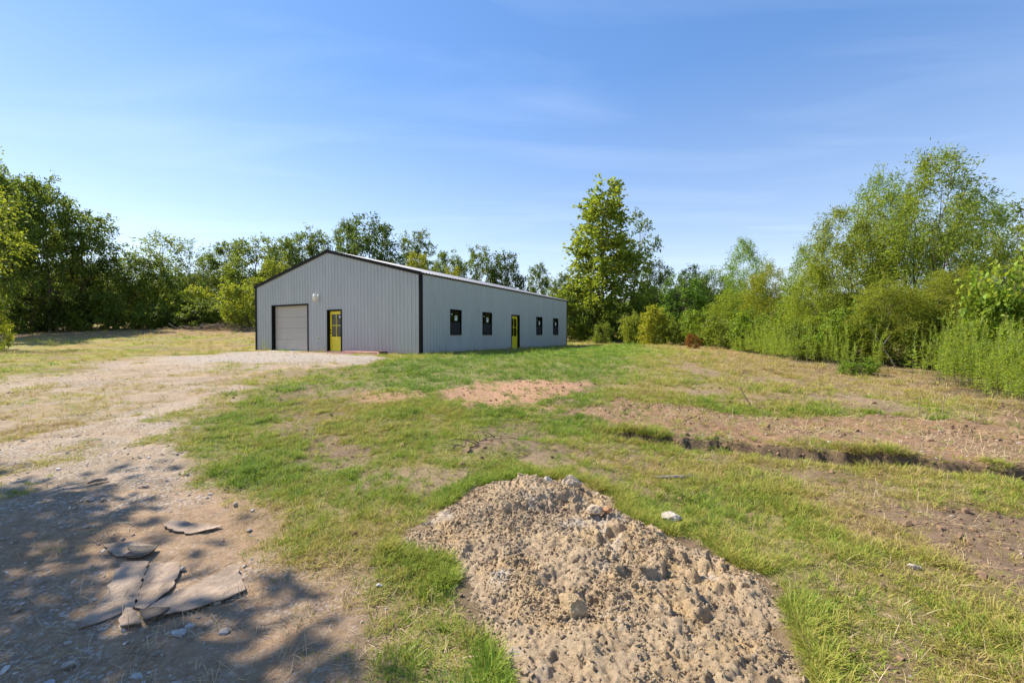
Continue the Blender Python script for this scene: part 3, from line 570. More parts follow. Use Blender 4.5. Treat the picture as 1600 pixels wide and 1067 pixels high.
# ------------------------------------------------------------------ trees and shrubs
def leaf_tris(c, d, nrm, L, W):
    """folded leaf blades: c base, d direction, nrm face normal"""
    d = d/(np.linalg.norm(d, axis=1, keepdims=True)+1e-9); s = np.cross(d, nrm); s /= np.linalg.norm(s, axis=1, keepdims=True)+1e-9
    n = np.cross(s, d); L = L[:, None]; W = W[:, None]
    mid = c+d*L*0.42; v = np.stack([c, mid+s*W/2+n*W*0.18, c+d*L-n*L*0.08, mid-s*W/2+n*W*0.18], 1)
    k = len(c); i = np.arange(k)[:, None]*4
    f = np.concatenate([i+np.array([[0, 2, 1]]), i+np.array([[0, 3, 2]])], 1).reshape(-1, 3)
    return v.reshape(-1, 3), f
def q2t(q): return np.concatenate([q[:, [0, 1, 2]], q[:, [0, 2, 3]]], 0)
def make_tree(seed, H, Rad, prof, clear=0.2, limbs=14, clusters=150, per=70, leaf=(0.16, 0.09), spread=0.45, trunk=0.16, stems=1, lean=(0, 0), droop=0.2, flat=0.7, lobe=0.35, fill=0.5, up=0.45):
    g = np.random.default_rng(seed); V = []; F = []; off = 0; nodes = []
    def put(p, r, n):
        nonlocal off
        v, q = tube(p, r, n); V.append(v); F.append(q2t(q)+off); off += len(v)
    ph = g.uniform(0, 6.28, 6)
    def env(t, a): return Rad*prof(t)*(1+lobe*(0.5*np.sin(2*a+ph[0]+5*t)+0.35*np.sin(3*a+ph[1]-7*t)+0.3*np.sin(5*a+ph[2]+9*t)+0.25*np.sin(17*t+ph[3])))
    axes = []
    for s in range(stems):
        a = ph[4]+s*6.283/max(stems, 1)+g.uniform(-.4, .4); sp = 0 if stems == 1 else Rad*g.uniform(0.25, 0.6); hh = H*(0.95 if s == 0 else g.uniform(0.7, 0.92))
        t = np.linspace(0, 1, 9); bend = t**1.3
        x = sp*np.cos(a)*bend+lean[0]*t*t*H+np.cumsum(g.normal(0, 0.012*H, 9))*t; y = sp*np.sin(a)*bend+lean[1]*t*t*H+np.cumsum(g.normal(0, 0.012*H, 9))*t
        x += 0 if stems == 1 else 0.15*math.cos(a); y += 0 if stems == 1 else 0.15*math.sin(a)
        P = np.stack([x, y, t*hh-0.25*(1-t)], 1); rr = trunk*(1-t*0.93)*(1+0.5*np.exp(-t*22))/math.sqrt(stems)**0.6
        put(P, rr, 7); axes.append((P, rr)); nodes += [(p, r) for p, r in zip(P[2:], rr[2:])]
    for k in range(limbs):
        P, rr = axes[k % stems]; t0 = g.uniform(clear*0.8, 0.85); i = t0*8; i0 = min(int(i), 7); b = P[i0]+(P[i0+1]-P[i0])*(i-i0); r0 = (rr[i0]*(1-i+i0)+rr[i0+1]*(i-i0))*0.6
        a = k*2.399+g.uniform(-.5, .5); t1 = min(t0+g.uniform(0.08, 0.26), 0.97); e = env(t1, a)*g.uniform(0.6, 0.9)
        ax = np.array([np.interp(t1, np.linspace(0, 1, 9), P[:, 0]), np.interp(t1, np.linspace(0, 1, 9), P[:, 1])])
        end = np.array([ax[0]+e*math.cos(a), ax[1]+e*math.sin(a), t1*H]); u = np.linspace(0, 1, 6)[:, None]
        Q = b+(end-b)*u; Q[:, 2] += (u[:, 0]*(1-u[:, 0]))*H*0.03; Q[1:-1] += g.normal(0, 0.012*H, (4, 3))
        rq = np.maximum(r0*(1-0.85*u[:, 0]), 0.008); put(Q, rq, 5); nodes += [(p, r) for p, r in zip(Q[1:], rq[1:])]
    NP = np.array([p for p, _ in nodes]); NR = np.array([r for _, r in nodes])
    tt = clear+(1-clear)*g.random(clusters*3)**0.9; aa = g.uniform(0, 6.283, clusters*3)
    w = np.array([prof(t) for t in tt]); keep = g.random(clusters*3) < (w/w.max())**1.3+0.06; tt, aa = tt[keep][:clusters], aa[keep][:clusters]
    er = np.array([env(t, a) for t, a in zip(tt, aa)])*(fill+(1-fill)*g.random(len(tt))**0.5)
    A0 = axes[0][0]; ts = np.linspace(0, 1, 9)
    C = np.stack([np.interp(tt, ts, A0[:, 0])*0.8+er*np.cos(aa), np.interp(tt, ts, A0[:, 1])*0.8+er*np.sin(aa), tt*H], 1)
    LC, LD, LN = [], [], []
    for c in C:
        dd = np.linalg.norm(NP-c, axis=1)+np.maximum(NP[:, 2]-c[2]+0.1, 0)*2.5; j = int(np.argmin(dd)); b = NP[j]; u = np.linspace(0, 1, 4)[:, None]
        Q = b+(c-b)*u; Q[:, 2] += u[:, 0]*(1-u[:, 0])*0.12*np.linalg.norm(c-b); put(Q, np.maximum(min(NR[j]*0.6, 0.03)*(1-0.8*u[:, 0]), 0.004), 3)
        sz = spread*g.uniform(0.65, 1.35); n = int(per*g.uniform(0.6, 1.4)*(sz/spread)**1.5)
        # leaves sit along a few short sprays, so each cluster has an uneven edge
        sprays = max(3, n//14); sd = g.normal(0, 1, (sprays, 3)); sd /= np.linalg.norm(sd, axis=1, keepdims=True); outw = np.array([c[0], c[1], 0.25*H*0.2]); outw /= np.linalg.norm(outw)+1e-6
        sd = sd+outw*0.7; sd[:, 2] = sd[:, 2]*flat-droop*0.6
        k = g.integers(0, sprays, n); al = g.random(n)**0.7
        p = c+sd[k]*al[:, None]*sz+g.normal(0, sz*0.17, (n, 3)); p[:, 2] -= droop*al*al*sz*0.6
        dr = sd[k]+g.normal(0, 0.65, (n, 3)); dr[:, 2] -= droop*1.2; LC.append(p); LD.append(dr)
        nn = g.normal(0, 0.75, (n, 3)); nn[:, 2] += up*2; LN.append(nn)
    LC = np.concatenate(LC); LD = np.concatenate(LD); LN = np.concatenate(LN); ok = LC[:, 2] > 0.03; LC, LD, LN = LC[ok], LD[ok], LN[ok]
    s = g.uniform(0.65, 1.3, len(LC)); lv, lf = leaf_tris(LC, LD, LN, leaf[0]*s, leaf[1]*s)
    ex = np.percentile(np.hypot(LC[:, 0], LC[:, 1]), 97); top = LC[:, 2].max()
    return dict(wood=(np.concatenate(V), np.concatenate(F)), leaf=(lv, lf), R=ex, H=top)
M_BARK = plain("grey_brown_bark", (0.115, 0.09, 0.068), 0.95, 0.45, 7.0, bump=0.7, spec=0.1)
M_BARK2 = plain("pale_bark", (0.23, 0.20, 0.165), 0.95, 0.4, 6.0, bump=0.7, spec=0.1)
M_LEAF = leaf_mat("broad_leaves", (0.145, 0.192, 0.042))
M_WILLOW = leaf_mat("willow_leaves", (0.185, 0.235, 0.042), 0.48, 0.02, 0.4, dry=(0.30, 0.26, 0.06), dryf=0.05)
M_SHRUB = leaf_mat("shrub_leaves", (0.17, 0.215, 0.04), 0.45, 0.025, 0.38)
rnd = lambda t: math.sqrt(max(0.02, 1-((t-0.58)/0.47)**2)) if t > 0.12 else 0.25
oak = lambda t: max(0.12, math.sin(min(1, max(0, (t-0.12)/0.9))**0.8*math.pi))**0.55
high = lambda t: max(0.10, math.sin(min(1, max(0, (t-0.38)/0.64))*math.pi)**0.6)
pyr = lambda t: max(0.10, (1-t)**0.55*1.05) if t > 0.2 else 0.85
bush = lambda t: math.sqrt(max(0.04, 1-((t-0.32)/0.70)**2))
wil = lambda t: max(0.15, (1-((t-0.45)/0.58)**2))**0.6 if t < 1.02 else 0.15
SPEC = {
 'oak': (dict(H=12, Rad=3.6, prof=oak, clear=0.2, limbs=18, clusters=210, per=60, leaf=(0.27, 0.17), spread=0.85, trunk=0.20), M_LEAF, M_BARK, 3),
 'tall': (dict(H=13, Rad=2.6, prof=high, clear=0.28, limbs=16, clusters=150, per=58, leaf=(0.26, 0.16), spread=0.75, trunk=0.17, lobe=0.45), M_LEAF, M_BARK, 3),
 'airy': (dict(H=11, Rad=2.1, prof=high, clear=0.42, limbs=14, clusters=85, per=30, leaf=(0.24, 0.12), spread=0.75, trunk=0.12, lobe=0.5, fill=0.3), M_LEAF, M_BARK2, 3),
 'willow': (dict(H=8, Rad=2.2, prof=wil, clear=0.10, limbs=22, clusters=300, per=84, leaf=(0.17, 0.045), spread=0.55, trunk=0.10, stems=4, droop=0.22, flat=0.9, lobe=0.45, up=0.2), M_WILLOW, M_BARK, 3),
 'shrub': (dict(H=3, Rad=1.5, prof=bush, clear=0.04, limbs=10, clusters=110, per=55, leaf=(0.17, 0.10), spread=0.45, trunk=0.05, stems=4, lobe=0.35), M_SHRUB, M_BARK, 4),
}
PROTO = {}
for kn, (kw, ml, mw, nv) in SPEC.items():
    for v in range(nv):
        t = make_tree(100+17*v+len(kn)*7, **kw)
        PROTO[kn, v] = (tri_mesh(kn+'_wood', *t['wood'], mw, True), tri_mesh(kn+'_leaves', *t['leaf'], ml), t['R'], t['H'])
def plant(kind, v, px, depth, top, width, c, label, group, rot=None, name=None, cat=None, proto=None):
    """px: column of the trunk, top: row of the crown's tip, width: crown width in pixels at that depth"""
    mw_, ml_, r_, h_ = proto or PROTO[kind, v % SPEC[kind][3]]
    x = (px-800)/FPX*depth; zb = float(zfull(x, depth)); Ht = EYE+(523.4-top)/FPX*depth-zb; w = width/FPX*depth/2
    is_sh = kind == 'shrub'
    o = link(name or ('shrub' if is_sh else 'willow_tree' if kind == 'willow' else 'tree'), None); o.location = (x, depth, zb)
    o.rotation_euler = (0, 0, R.uniform(0, 6.28) if rot is None else rot); o.scale = (w/r_, w/r_, Ht/h_)
    tag(o, label, cat or ('shrub' if is_sh else 'tree'), group)
    a = link('stems' if is_sh else 'trunk', mw_, o); b = link('foliage' if is_sh else 'crown', ml_, o); b.color = (*c, 1); return o
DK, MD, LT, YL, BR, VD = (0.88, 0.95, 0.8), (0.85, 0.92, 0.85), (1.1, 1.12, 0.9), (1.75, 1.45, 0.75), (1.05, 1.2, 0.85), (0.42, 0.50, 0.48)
gL, gB, gR, gS = 'trees of the left wood', 'trees behind the building', 'trees on the right', 'shrubs at the wood edge'
PL = [
 ('oak', 0, -30, 33, 222, 120, DK, 'tall dark tree cut off by the left edge, topmost leaves highest there', gL),
 ('tall', 1, 22, 37, 262, 95, MD, 'slim dark tree just right of the left picture edge', gL),
 ('oak', 1, 78, 38, 270, 105, DK, 'tallest full dark tree in the left wood, with a pointed ragged top', gL),
 ('oak', 2, 55, 43, 330, 120, DK, 'dense dark tree filling the gap behind the tallest left trees', gL),
 ('tall', 2, 132, 40, 318, 92, MD, 'dark tree with bare lower trunk at the right end of the tall left group', gL),
 ('tall', 0, 168, 42, 400, 78, DK, 'small dark tree with a thin straight trunk below the tall left group', gL),
 ('airy', 0, -40, 25, 255, 120, (1.35, 1.25, .75), 'yellow-green sweetgum whose branches reach in at the left edge', gL),
 ('oak', 0, 222, 45, 388, 110, MD, 'leaning many-stemmed green tree right of the dark left group', gL),
 ('airy', 1, 252, 50, 360, 105, LT, 'airy see-through tree with a feathery top left of the thin trunks', gL),
 ('airy', 2, 298, 52, 372, 66, MD, 'thin-trunked tree with a small crown, leftmost of the bare stems', gL),
 ('airy', 0, 326, 53, 382, 52, MD, 'slender bare-stemmed tree with sky showing between its trunks', gL),
 ('tall', 0, 348, 50, 372, 56, MD, 'narrow upright tree between the bare stems and the rounder light tree', gL),
 ('oak', 2, 398, 48, 366, 92, LT, 'light green rounded tree just left of the gable corner', gL),
 ('oak', 1, 440, 52, 370, 74, LT, 'middle-green tree above the left slope of the roof', gB),
 ('oak', 0, 430, 45, 402, 84, (1.4, 1.3, .8), 'low yellowish tree just above the left roof slope', gB),
 ('oak', 1, 486, 54, 352, 92, DK, 'greyish green tree behind the left of the roof ridge', gB),
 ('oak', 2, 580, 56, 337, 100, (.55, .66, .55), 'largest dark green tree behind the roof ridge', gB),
 ('tall', 1, 545, 57, 340, 44, MD, 'narrow tree with a loose top beside the largest tree behind the ridge', gB),
 ('tall', 2, 650, 58, 356, 56, DK, 'dark narrow tree right of the largest tree behind the roof', gB),
 ('oak', 0, 655, 51, 390, 62, YL, 'yellow-leaved tree showing above the middle of the roof', gB),
 ('oak', 1, 702, 54, 388, 72, DK, 'dark tree above the roof, left of three similar crowns', gB),
 ('oak', 2, 745, 55, 384, 70, DK, 'dark tree above the roof, middle of three similar crowns', gB),
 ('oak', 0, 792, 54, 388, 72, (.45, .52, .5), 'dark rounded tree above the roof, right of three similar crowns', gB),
 ('oak', 2, 705, 49, 415, 48, YL, 'small yellow-green tree peeping over the roof edge', gB),
 ('tall', 0, 844, 50, 408, 38, DK, 'small dark tree standing alone in the gap over the far eave', gB),
 ('oak', 1, 878, 47, 424, 62, MD, 'bushy green tree behind the far corner of the building', gB),
 ('oak', 0, 910, 49, 430, 70, MD, 'leafy tree low behind the tall pointed tree', gR),
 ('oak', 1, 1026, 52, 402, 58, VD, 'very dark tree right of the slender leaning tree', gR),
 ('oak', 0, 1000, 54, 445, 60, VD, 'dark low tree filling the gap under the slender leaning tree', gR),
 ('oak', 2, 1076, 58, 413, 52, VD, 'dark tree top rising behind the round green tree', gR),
 ('oak', 2, 1066, 36, 428, 88, (.8, 1.05, .75), 'round dense green tree left of the willows', gR),
 ('willow', 0, 1118, 40, 416, 84, BR, 'soft green willow behind the round green tree', gR),
 ('willow', 1, 1175, 31, 366, 84, (.95, 1.2, .85), 'tall bright willow standing apart in the middle of the right thicket', gR),
 ('willow', 2, 1142, 29, 448, 100, (1.15, 1.2, .8), 'low spreading willow in front of the tall bright willow', gR),
 ('willow', 0, 1204, 24, 405, 76, (1.35, 1.2, .8), 'rounded yellowish willow right of the tall bright willow', gR),
 ('willow', 1, 1255, 22, 376, 90, BR, 'willow between the yellowish willow and the big willows', gR),
 ('willow', 2, 1318, 17, 298, 150, (1.1, 1.1, .85), 'left shoulder willow of the big willow group', gR),
 ('willow', 0, 1372, 18.5, 262, 120, BR, 'willow with a loose feathery top left of the tallest willow', gR),
 ('willow', 1, 1436, 15.5, 236, 170, (1.05, 1.1, .85), 'tallest willow, rising above the whole right thicket', gR),
 ('willow', 2, 1500, 17, 290, 120, BR, 'willow on the right shoulder of the tallest willow', gR),
 ('willow', 0, 1385, 14, 432, 120, (1.2, 1.12, .85), 'lower bushy yellow-green willow in front of the tallest willow', gR),
 ('willow', 1, 1290, 16.5, 405, 110, (1.2, 1.2, .8), 'lower bushy willow in front of the left shoulder willow', gR),
 ('willow', 2, 1490, 13, 405, 130, (1.2, 1.1, .8), 'lower willow in front of the right shoulder willow', gR),
 ('willow', 0, 1585, 13, 340, 130, (1.15, 1.15, .85), 'yellow-green willow at the right picture edge', gR),
 ('airy', 1, 1610, 17, 296, 120, (.8, .85, .8), 'half-bare tree with dark twigs at the right edge', gR),
 ('oak', 1, 1690, 15, 330, 190, MD, 'broad green tree just beyond the right picture edge', gR),
]
for a in PL: plant(*a)
# the tall pointed tree right of the building, its leaning neighbour and the broad-leaved sapling are one of a kind
t = make_tree(911, H=14, Rad=3.3, prof=pyr, clear=0.16, limbs=26, clusters=300, per=46, leaf=(0.27, 0.21), spread=0.70, trunk=0.19, lobe=0.4, droop=0.1, fill=0.35)
sp_ = (tri_mesh('tall_wood', *t['wood'], M_BARK, True), tri_mesh('tall_leaves', *t['leaf'], M_LEAF), t['R'], t['H'])
plant('tall', 0, 940, 43, 285, 140, (1.35, 1.3, .85), 'tallest pointed tree right of the building, bright loose leaves', gR, rot=0.6, proto=sp_)
t = make_tree(77, H=13, Rad=2.0, prof=high, clear=0.5, limbs=12, clusters=75, per=36, leaf=(0.24, 0.18), spread=0.65, trunk=0.13, lean=(0.10, 0), lobe=0.5, fill=0.3)
sp_ = (tri_mesh('lean_wood', *t['wood'], M_BARK2, True), tri_mesh('lean_leaves', *t['leaf'], M_LEAF), t['R'], t['H'])
plant('tall', 0, 988, 45, 326, 80, (.95, 1.0, .85), 'slender leaning tree with pale bark right of the tallest pointed tree', gR, rot=0.0, proto=sp_)
t = make_tree(31, H=4.6, Rad=1.7, prof=rnd, clear=0.12, limbs=14, clusters=110, per=16, leaf=(0.22, 0.20), spread=0.5, trunk=0.05, stems=2, lobe=0.4)
sp_ = (tri_mesh('sapling_wood', *t['wood'], M_BARK2, True), tri_mesh('sapling_leaves', *t['leaf'], M_SHRUB), t['R'], t['H'])
plant('tall', 0, 1562, 11.6, 395, 130, (1.35, 1.45, .9), 'broad-leaved sapling with large pale leaves near the right edge', gR, rot=1.0, proto=sp_, name='sapling')
SH = [
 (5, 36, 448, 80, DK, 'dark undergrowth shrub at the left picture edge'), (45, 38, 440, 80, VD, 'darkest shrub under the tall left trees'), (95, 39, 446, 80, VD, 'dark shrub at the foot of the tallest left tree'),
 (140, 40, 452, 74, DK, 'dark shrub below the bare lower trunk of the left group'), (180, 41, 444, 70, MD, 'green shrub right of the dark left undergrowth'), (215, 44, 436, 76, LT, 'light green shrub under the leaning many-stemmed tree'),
 (252, 43, 456, 72, LT, 'low shrub in the middle of the left hedge under the leaning tree'), (285, 45, 444, 76, (1.5, 1.4, .8), 'yellow-green shrub in the left hedge under the airy tree'), (322, 45, 452, 74, MD, 'shrub below the bare stems in the left hedge'),
 (300, 42.5, 470, 60, MD, 'lowest shrub in front of the yellow-green hedge shrub'), (352, 44, 462, 66, MD, 'shrub behind the brush pile'), (388, 41, 440, 74, (1.3, 1.25, .85), 'tall yellowish shrub touching the gable corner'), (372, 43, 468, 50, MD, 'low shrub between brush pile and gable corner'),
 (-15, 24, 470, 62, (1.35, 1.25, .75), 'yellow-green bush cut off by the left picture edge'), (232, 41.5, 478, 56, DK, 'small dark shrub at the hedge foot below the leaning tree'),
 (892, 42, 452, 66, MD, 'shrub hugging the far corner of the building'), (930, 41, 458, 70, MD, 'shrub at the foot of the tallest pointed tree'), (968, 40, 462, 62, DK, 'dark shrub right of the tallest pointed tree foot'), (1012, 41, 466, 64, DK, 'dark shrub under the slender leaning tree'),
 (940, 38.5, 502, 34, LT, 'small rounded bush alone at the lawn edge below the pointed tree'), (995, 35, 482, 56, (1.2, 1.15, .8), 'sumac-like bush left end of the bright shrub row'), (1022, 33, 476, 52, YL, 'yellowish bush in the bright shrub row'), (1052, 32, 486, 56, LT, 'light bush left of the red-leaved bush'),
 (1100, 30, 480, 66, BR, 'bright bush behind the red-leaved bush'), (1135, 26, 486, 70, LT, 'bright bush under the low spreading willow'), (1185, 22.5, 482, 80, BR, 'bush at the foot of the yellowish willow'),
 (1245, 18.5, 470, 96, (1.15, 1.2, .8), 'bush below the willow left of the big group'), (1275, 16, 500, 80, MD, 'low dark green bush behind the goldenrod'), (1330, 15, 470, 110, BR, 'bush under the left shoulder willow'), (1455, 13.2, 470, 120, MD, 'bush in the shade under the tallest willow'),
 (1530, 12, 455, 120, (1.2, 1.25, .8), 'bush below the broad-leaved sapling'), (1610, 11, 430, 130, BR, 'bush at the right picture edge behind the goldenrod'), (1700, 10, 430, 140, MD, 'bush beyond the right picture edge'),
]
for k, (px, dp, top, w, c, lab) in enumerate(SH): plant('shrub', k, px, dp, top, w, c, lab, gS)
o = plant('shrub', 1, 1085, 27.5, 520, 25, (1.3, 0.48, 0.75), 'small bush with dead red leaves among the tall weeds', gS)
o = plant('shrub', 2, 1337, 12.0, 556, 62, (.95, 1.15, .8), 'low leafy bush at the mown edge in front of the weeds', gS)
# the shade tree that stands left of the camera: its shadow lies over the drive
t = make_tree(404, H=12, Rad=2.7, prof=high, clear=0.60, limbs=20, clusters=140, per=70, leaf=(0.19, 0.14), spread=0.8, trunk=0.24)
so = link('shade_tree', None); so.location = (-13.3, 4.0, float(zfull(-13.3, 4.0))); tag(so, 'large tree left of the picture that shades the near end of the drive', 'tree')
link('trunk', tri_mesh('shade_wood', *t['wood'], M_BARK, True), so); c_ = link('crown', tri_mesh('shade_leaves', *t['leaf'], M_LEAF), so); c_.color = (*MD, 1)
t = make_tree(405, H=7.6, Rad=1.5, prof=high, clear=0.55, limbs=16, clusters=95, per=70, leaf=(0.17, 0.12), spread=0.52, trunk=0.15)
so2 = link('shade_tree', None); so2.location = (-8.75, 3.75, float(zfull(-8.75, 3.75))); tag(so2, 'smaller tree left of the picture, shading the bottom left corner', 'tree')
link('trunk', tri_mesh('shade_wood', *t['wood'], M_BARK, True), so2); c_ = link('crown', tri_mesh('shade_leaves', *t['leaf'], M_LEAF), so2); c_.color = (*MD, 1)

# ------------------------------------------------------------------ scatter of tufts, weeds and stones (too many to count)
def proto_set(name, meshes):
    c = bpy.data.collections.new(name)
    for k, m in enumerate(meshes):
        o = bpy.data.objects.new('%s_%02d' % (name, k), m); c.objects.link(o)
    return c
def scatter(name, coll, P, rot, scl, idx, tint_, label, cat):
    m = bpy.data.meshes.new(name); m.vertices.add(len(P)); m.vertices.foreach_set('co', P.astype(np.float32).ravel())
    m.attributes.new('rot', 'FLOAT_VECTOR', 'POINT').data.foreach_set('vector', rot.astype(np.float32).ravel())
    sc3 = np.repeat(scl[:, None], 3, 1) if scl.ndim == 1 else scl
    m.attributes.new('scl', 'FLOAT_VECTOR', 'POINT').data.foreach_set('vector', sc3.astype(np.float32).ravel())
    m.attributes.new('idx', 'INT', 'POINT').data.foreach_set('value', idx.astype(np.int32))
    m.attributes.new('tint', 'FLOAT', 'POINT').data.foreach_set('value', tint_.astype(np.float32))
    o = link(name, m); ng = bpy.data.node_groups.new(name, 'GeometryNodeTree')
    ng.interface.new_socket('Geometry', in_out='INPUT', socket_type='NodeSocketGeometry'); ng.interface.new_socket('Geometry', in_out='OUTPUT', socket_type='NodeSocketGeometry')
    n, l = ng.nodes, ng.links; gi_ = n.new('NodeGroupInput'); go = n.new('NodeGroupOutput'); ip = n.new('GeometryNodeInstanceOnPoints'); ci = n.new('GeometryNodeCollectionInfo')
    ci.inputs['Collection'].default_value = coll; ci.inputs['Separate Children'].default_value = True; ci.inputs['Reset Children'].default_value = True
    def na(nm, t):
        a = n.new('GeometryNodeInputNamedAttribute'); a.data_type = t; a.inputs['Name'].default_value = nm; return a.outputs[0]
    l.new(gi_.outputs[0], ip.inputs['Points']); l.new(ci.outputs[0], ip.inputs['Instance']); ip.inputs['Pick Instance'].default_value = True
    l.new(na('idx', 'INT'), ip.inputs['Instance Index']); l.new(na('rot', 'FLOAT_VECTOR'), ip.inputs['Rotation']); l.new(na('scl', 'FLOAT_VECTOR'), ip.inputs['Scale'])
    l.new(ip.outputs[0], go.inputs[0]); md_ = o.modifiers.new('scatter', 'NODES'); md_.node_group = ng
    return tag(o, label, cat, kind='stuff')
def blades(seed, n, length, width, spread, lean, curl, mat, name):
    """a tuft: n tapering blades of four pieces bending outwards"""
    g = np.random.default_rng(seed); V = []; F = []; off = 0
    for k in range(n):
        a = g.uniform(0, 6.283); r = spread*math.sqrt(g.random()); b = np.array([r*math.cos(a), r*math.sin(a), -0.006]); a2 = a+g.normal(0, 0.9)
        L = length*g.uniform(0.45, 1.25); W = width*g.uniform(0.6, 1.3); th = lean*g.uniform(0.3, 1.6); p = b; pts = [b]
        for s in range(3):
            d = np.array([math.sin(th)*math.cos(a2), math.sin(th)*math.sin(a2), math.cos(th)]); p = p+d*L/3; p[2] = max(p[2], 0.004); pts.append(p); th = min(th+curl*g.uniform(0.3, 1.3), 2.2); a2 += g.normal(0, 0.2)
        s = np.array([-math.sin(a2), math.cos(a2), 0.25*g.normal()])
        v = [pts[0]-s*W*.35, pts[0]+s*W*.35, pts[1]-s*W*.5, pts[1]+s*W*.5, pts[2]-s*W*.36, pts[2]+s*W*.36, pts[3]]
        V += v; F += [(off, off+1, off+3), (off, off+3, off+2), (off+2, off+3, off+5), (off+2, off+5, off+4), (off+4, off+5, off+6)]; off += 7
    return tri_mesh(name, np.array(V), np.array(F), mat)
STOPS = [(0.0, (0.50, 0.37, 0.19)), (0.2, (0.45, 0.355, 0.125)), (0.42, (0.45, 0.41, 0.09)), (0.62, (0.33, 0.375, 0.060)), (0.85, (0.225, 0.345, 0.040)), (1.0, (0.13, 0.22, 0.032))]
M_GRASS = tint_mat("grass_blades", STOPS, 0.42)
M_STRAW = tint_mat("dry_straw", [(0.0, (0.30, 0.20, 0.11)), (0.4, (0.50, 0.37, 0.21)), (0.8, (0.62, 0.50, 0.32)), (1.0, (0.40, 0.31, 0.19))], 0.2, 0.7)
low = [blades(k, 26, 0.050, 0.0040, 0.06, 0.75, 0.55, M_GRASS, 'low_tuft') for k in range(7)]
tallg = [blades(50+k, 24, 0.120, 0.0052, 0.045, 0.5, 0.55, M_GRASS, 'long_tuft') for k in range(5)]
GC = proto_set('grass_tuft', low+tallg)
def sample(n, r0, r1, ang=62, xmax=None):
    a = np.radians(rng.uniform(-ang, ang, n)); r = np.sqrt(rng.uniform(r0*r0, r1*r1, n)); return r*np.sin(a), r*np.cos(a), r
def outside(x, y): return bdist(x, y) > 0.06
X, Y, S, I, T = [], [], [], [], []
for n, r0, r1, k in ((46000, 0.9, 5.0, 1.0), (110000, 5.0, 10, 1.15), (56000, 10, 20, 1.6), (46000, 20, 36, 2.4), (22000, 36, 56, 3.4)):
    x, y, r = sample(n, r0, r1); zz, gd_, tn = zones(x, y); clump = fbm(x*3.3, y*3.3, 3, 300)
    shade = 1-zz['weed']
    keep = (rng.random(n) < gd_*(0.32+0.62*smooth(clump, 0.38, 0.62))) & outside(x, y) & (shade > 0.3); x, y, r, tn, clump, zz2 = x[keep], y[keep], r[keep], tn[keep], clump[keep], {q: w[keep] for q, w in zz.items()}
    m_ = len(x); lush = smooth(fbm(x*1.6+9, y*1.6, 3, 301), 0.5, 0.66)*(1-zz2['drive'])*(1-0.6*zz2['llawn'])
    lng = rng.random(m_) < 0.10+0.42*lush*(1-smooth(r, 16, 26))
    X.append(x); Y.append(y); I.append(np.where(lng, 7+rng.integers(0, 5, m_), rng.integers(0, 7, m_)))
    S.append(k*rng.uniform(0.55, 1.15, m_)*np.where(lng & (r < 9), 0.8, 1)*(1-0.25*zz2['llawn'])*np.where(zz2['drive'] > 0.5, 0.75, 1)); T.append(np.clip(tn+0.05+rng.normal(0, 0.18, m_)+0.16*lng*lush, 0, 1))
# rank grass along the left flank of the heap and round its foot
an = rng.uniform(0, 1, 5200); seg = np.array(MOUND); per_ = np.roll(seg, -1, 0)-seg; k = rng.integers(0, len(seg), 5200); ex = seg[k]+per_[k]*an[:, None]
nrm_ = np.stack([per_[k][:, 1], -per_[k][:, 0]], 1); nrm_ /= np.linalg.norm(nrm_, axis=1, keepdims=True); ex = ex-nrm_*(-0.03+np.abs(rng.normal(0, 0.11, 5200)))[:, None]
good = (sdist(ex[:, 0], ex[:, 1], MOUND) > -0.04) & (vnoise(ex[:, 0]*3, ex[:, 1]*3, 305) > 0.30); ex = ex[good]; _, gq, tq = zones(ex[:, 0], ex[:, 1]); m_ = len(ex)
lng = rng.random(m_) < 0.55; X.append(ex[:, 0]); Y.append(ex[:, 1]); I.append(np.where(lng, 7+rng.integers(0, 5, m_), rng.integers(0, 7, m_))); S.append(rng.uniform(0.5, 0.95, m_)); T.append(np.clip(tq+0.18*(ex[:, 0] < 0.3)+rng.normal(0, 0.1, m_), 0, 1))
# tufts hanging over the lip of the washed-out bank
lx_ = rng.uniform(DL[:, 0].min()-0.1, min(DL[:, 0].max(), 7.5), 5200); o_ = np.argsort(DL[:, 0]); ly_ = np.interp(lx_, DL[o_, 0], DL[o_, 1])+rng.normal(0.05, 0.22, 5200); dr_ = ditch(lx_, ly_, True)
kq = (dr_ > -0.30) & (dr_ < 0.22) & (np.abs(dr_+0.02) > 0.05) & (vnoise(lx_*1.7, ly_*1.2, 360) > np.where(lx_ < 3.2, 0.42, 0.58)); lx_, ly_ = lx_[kq], ly_[kq]; m_ = len(lx_)
X.append(lx_); Y.append(ly_); I.append(np.where(rng.random(m_) < 0.5, 7+rng.integers(0, 5, m_), rng.integers(0, 7, m_))); S.append(rng.uniform(0.7, 1.3, m_)); T.append(np.clip(0.55-0.10*smooth(lx_, 2.5, 4)+rng.normal(0, 0.2, m_), 0, 1))
X, Y, S, I, T = map(np.concatenate, (X, Y, S, I, T)); n = len(X)
rot = np.stack([rng.normal(0, 0.16, n), rng.normal(0, 0.16, n), rng.uniform(0, 6.283, n)], 1)
scatter('grass', GC, np.stack([X, Y, zfull(X, Y)-0.004*S], 1), rot, S, I, T, 'green and yellowing grass growing over most of the open ground', 'grass')
FW = proto_set('far_foliage', [PROTO['shrub', v][1] for v in range(4)])
fpx = np.concatenate([rng.uniform(-160, 1130, 150), rng.uniform(1130, 2000, 60)]); fdp = np.concatenate([rng.uniform(58, 80, 150), rng.uniform(37, 50, 60)]); fxw = (fpx-800)/FPX*fdp; n = len(fxw); fs = rng.uniform(1.2, 2.1, n)*np.where(fdp > 50, 1, 0.75)
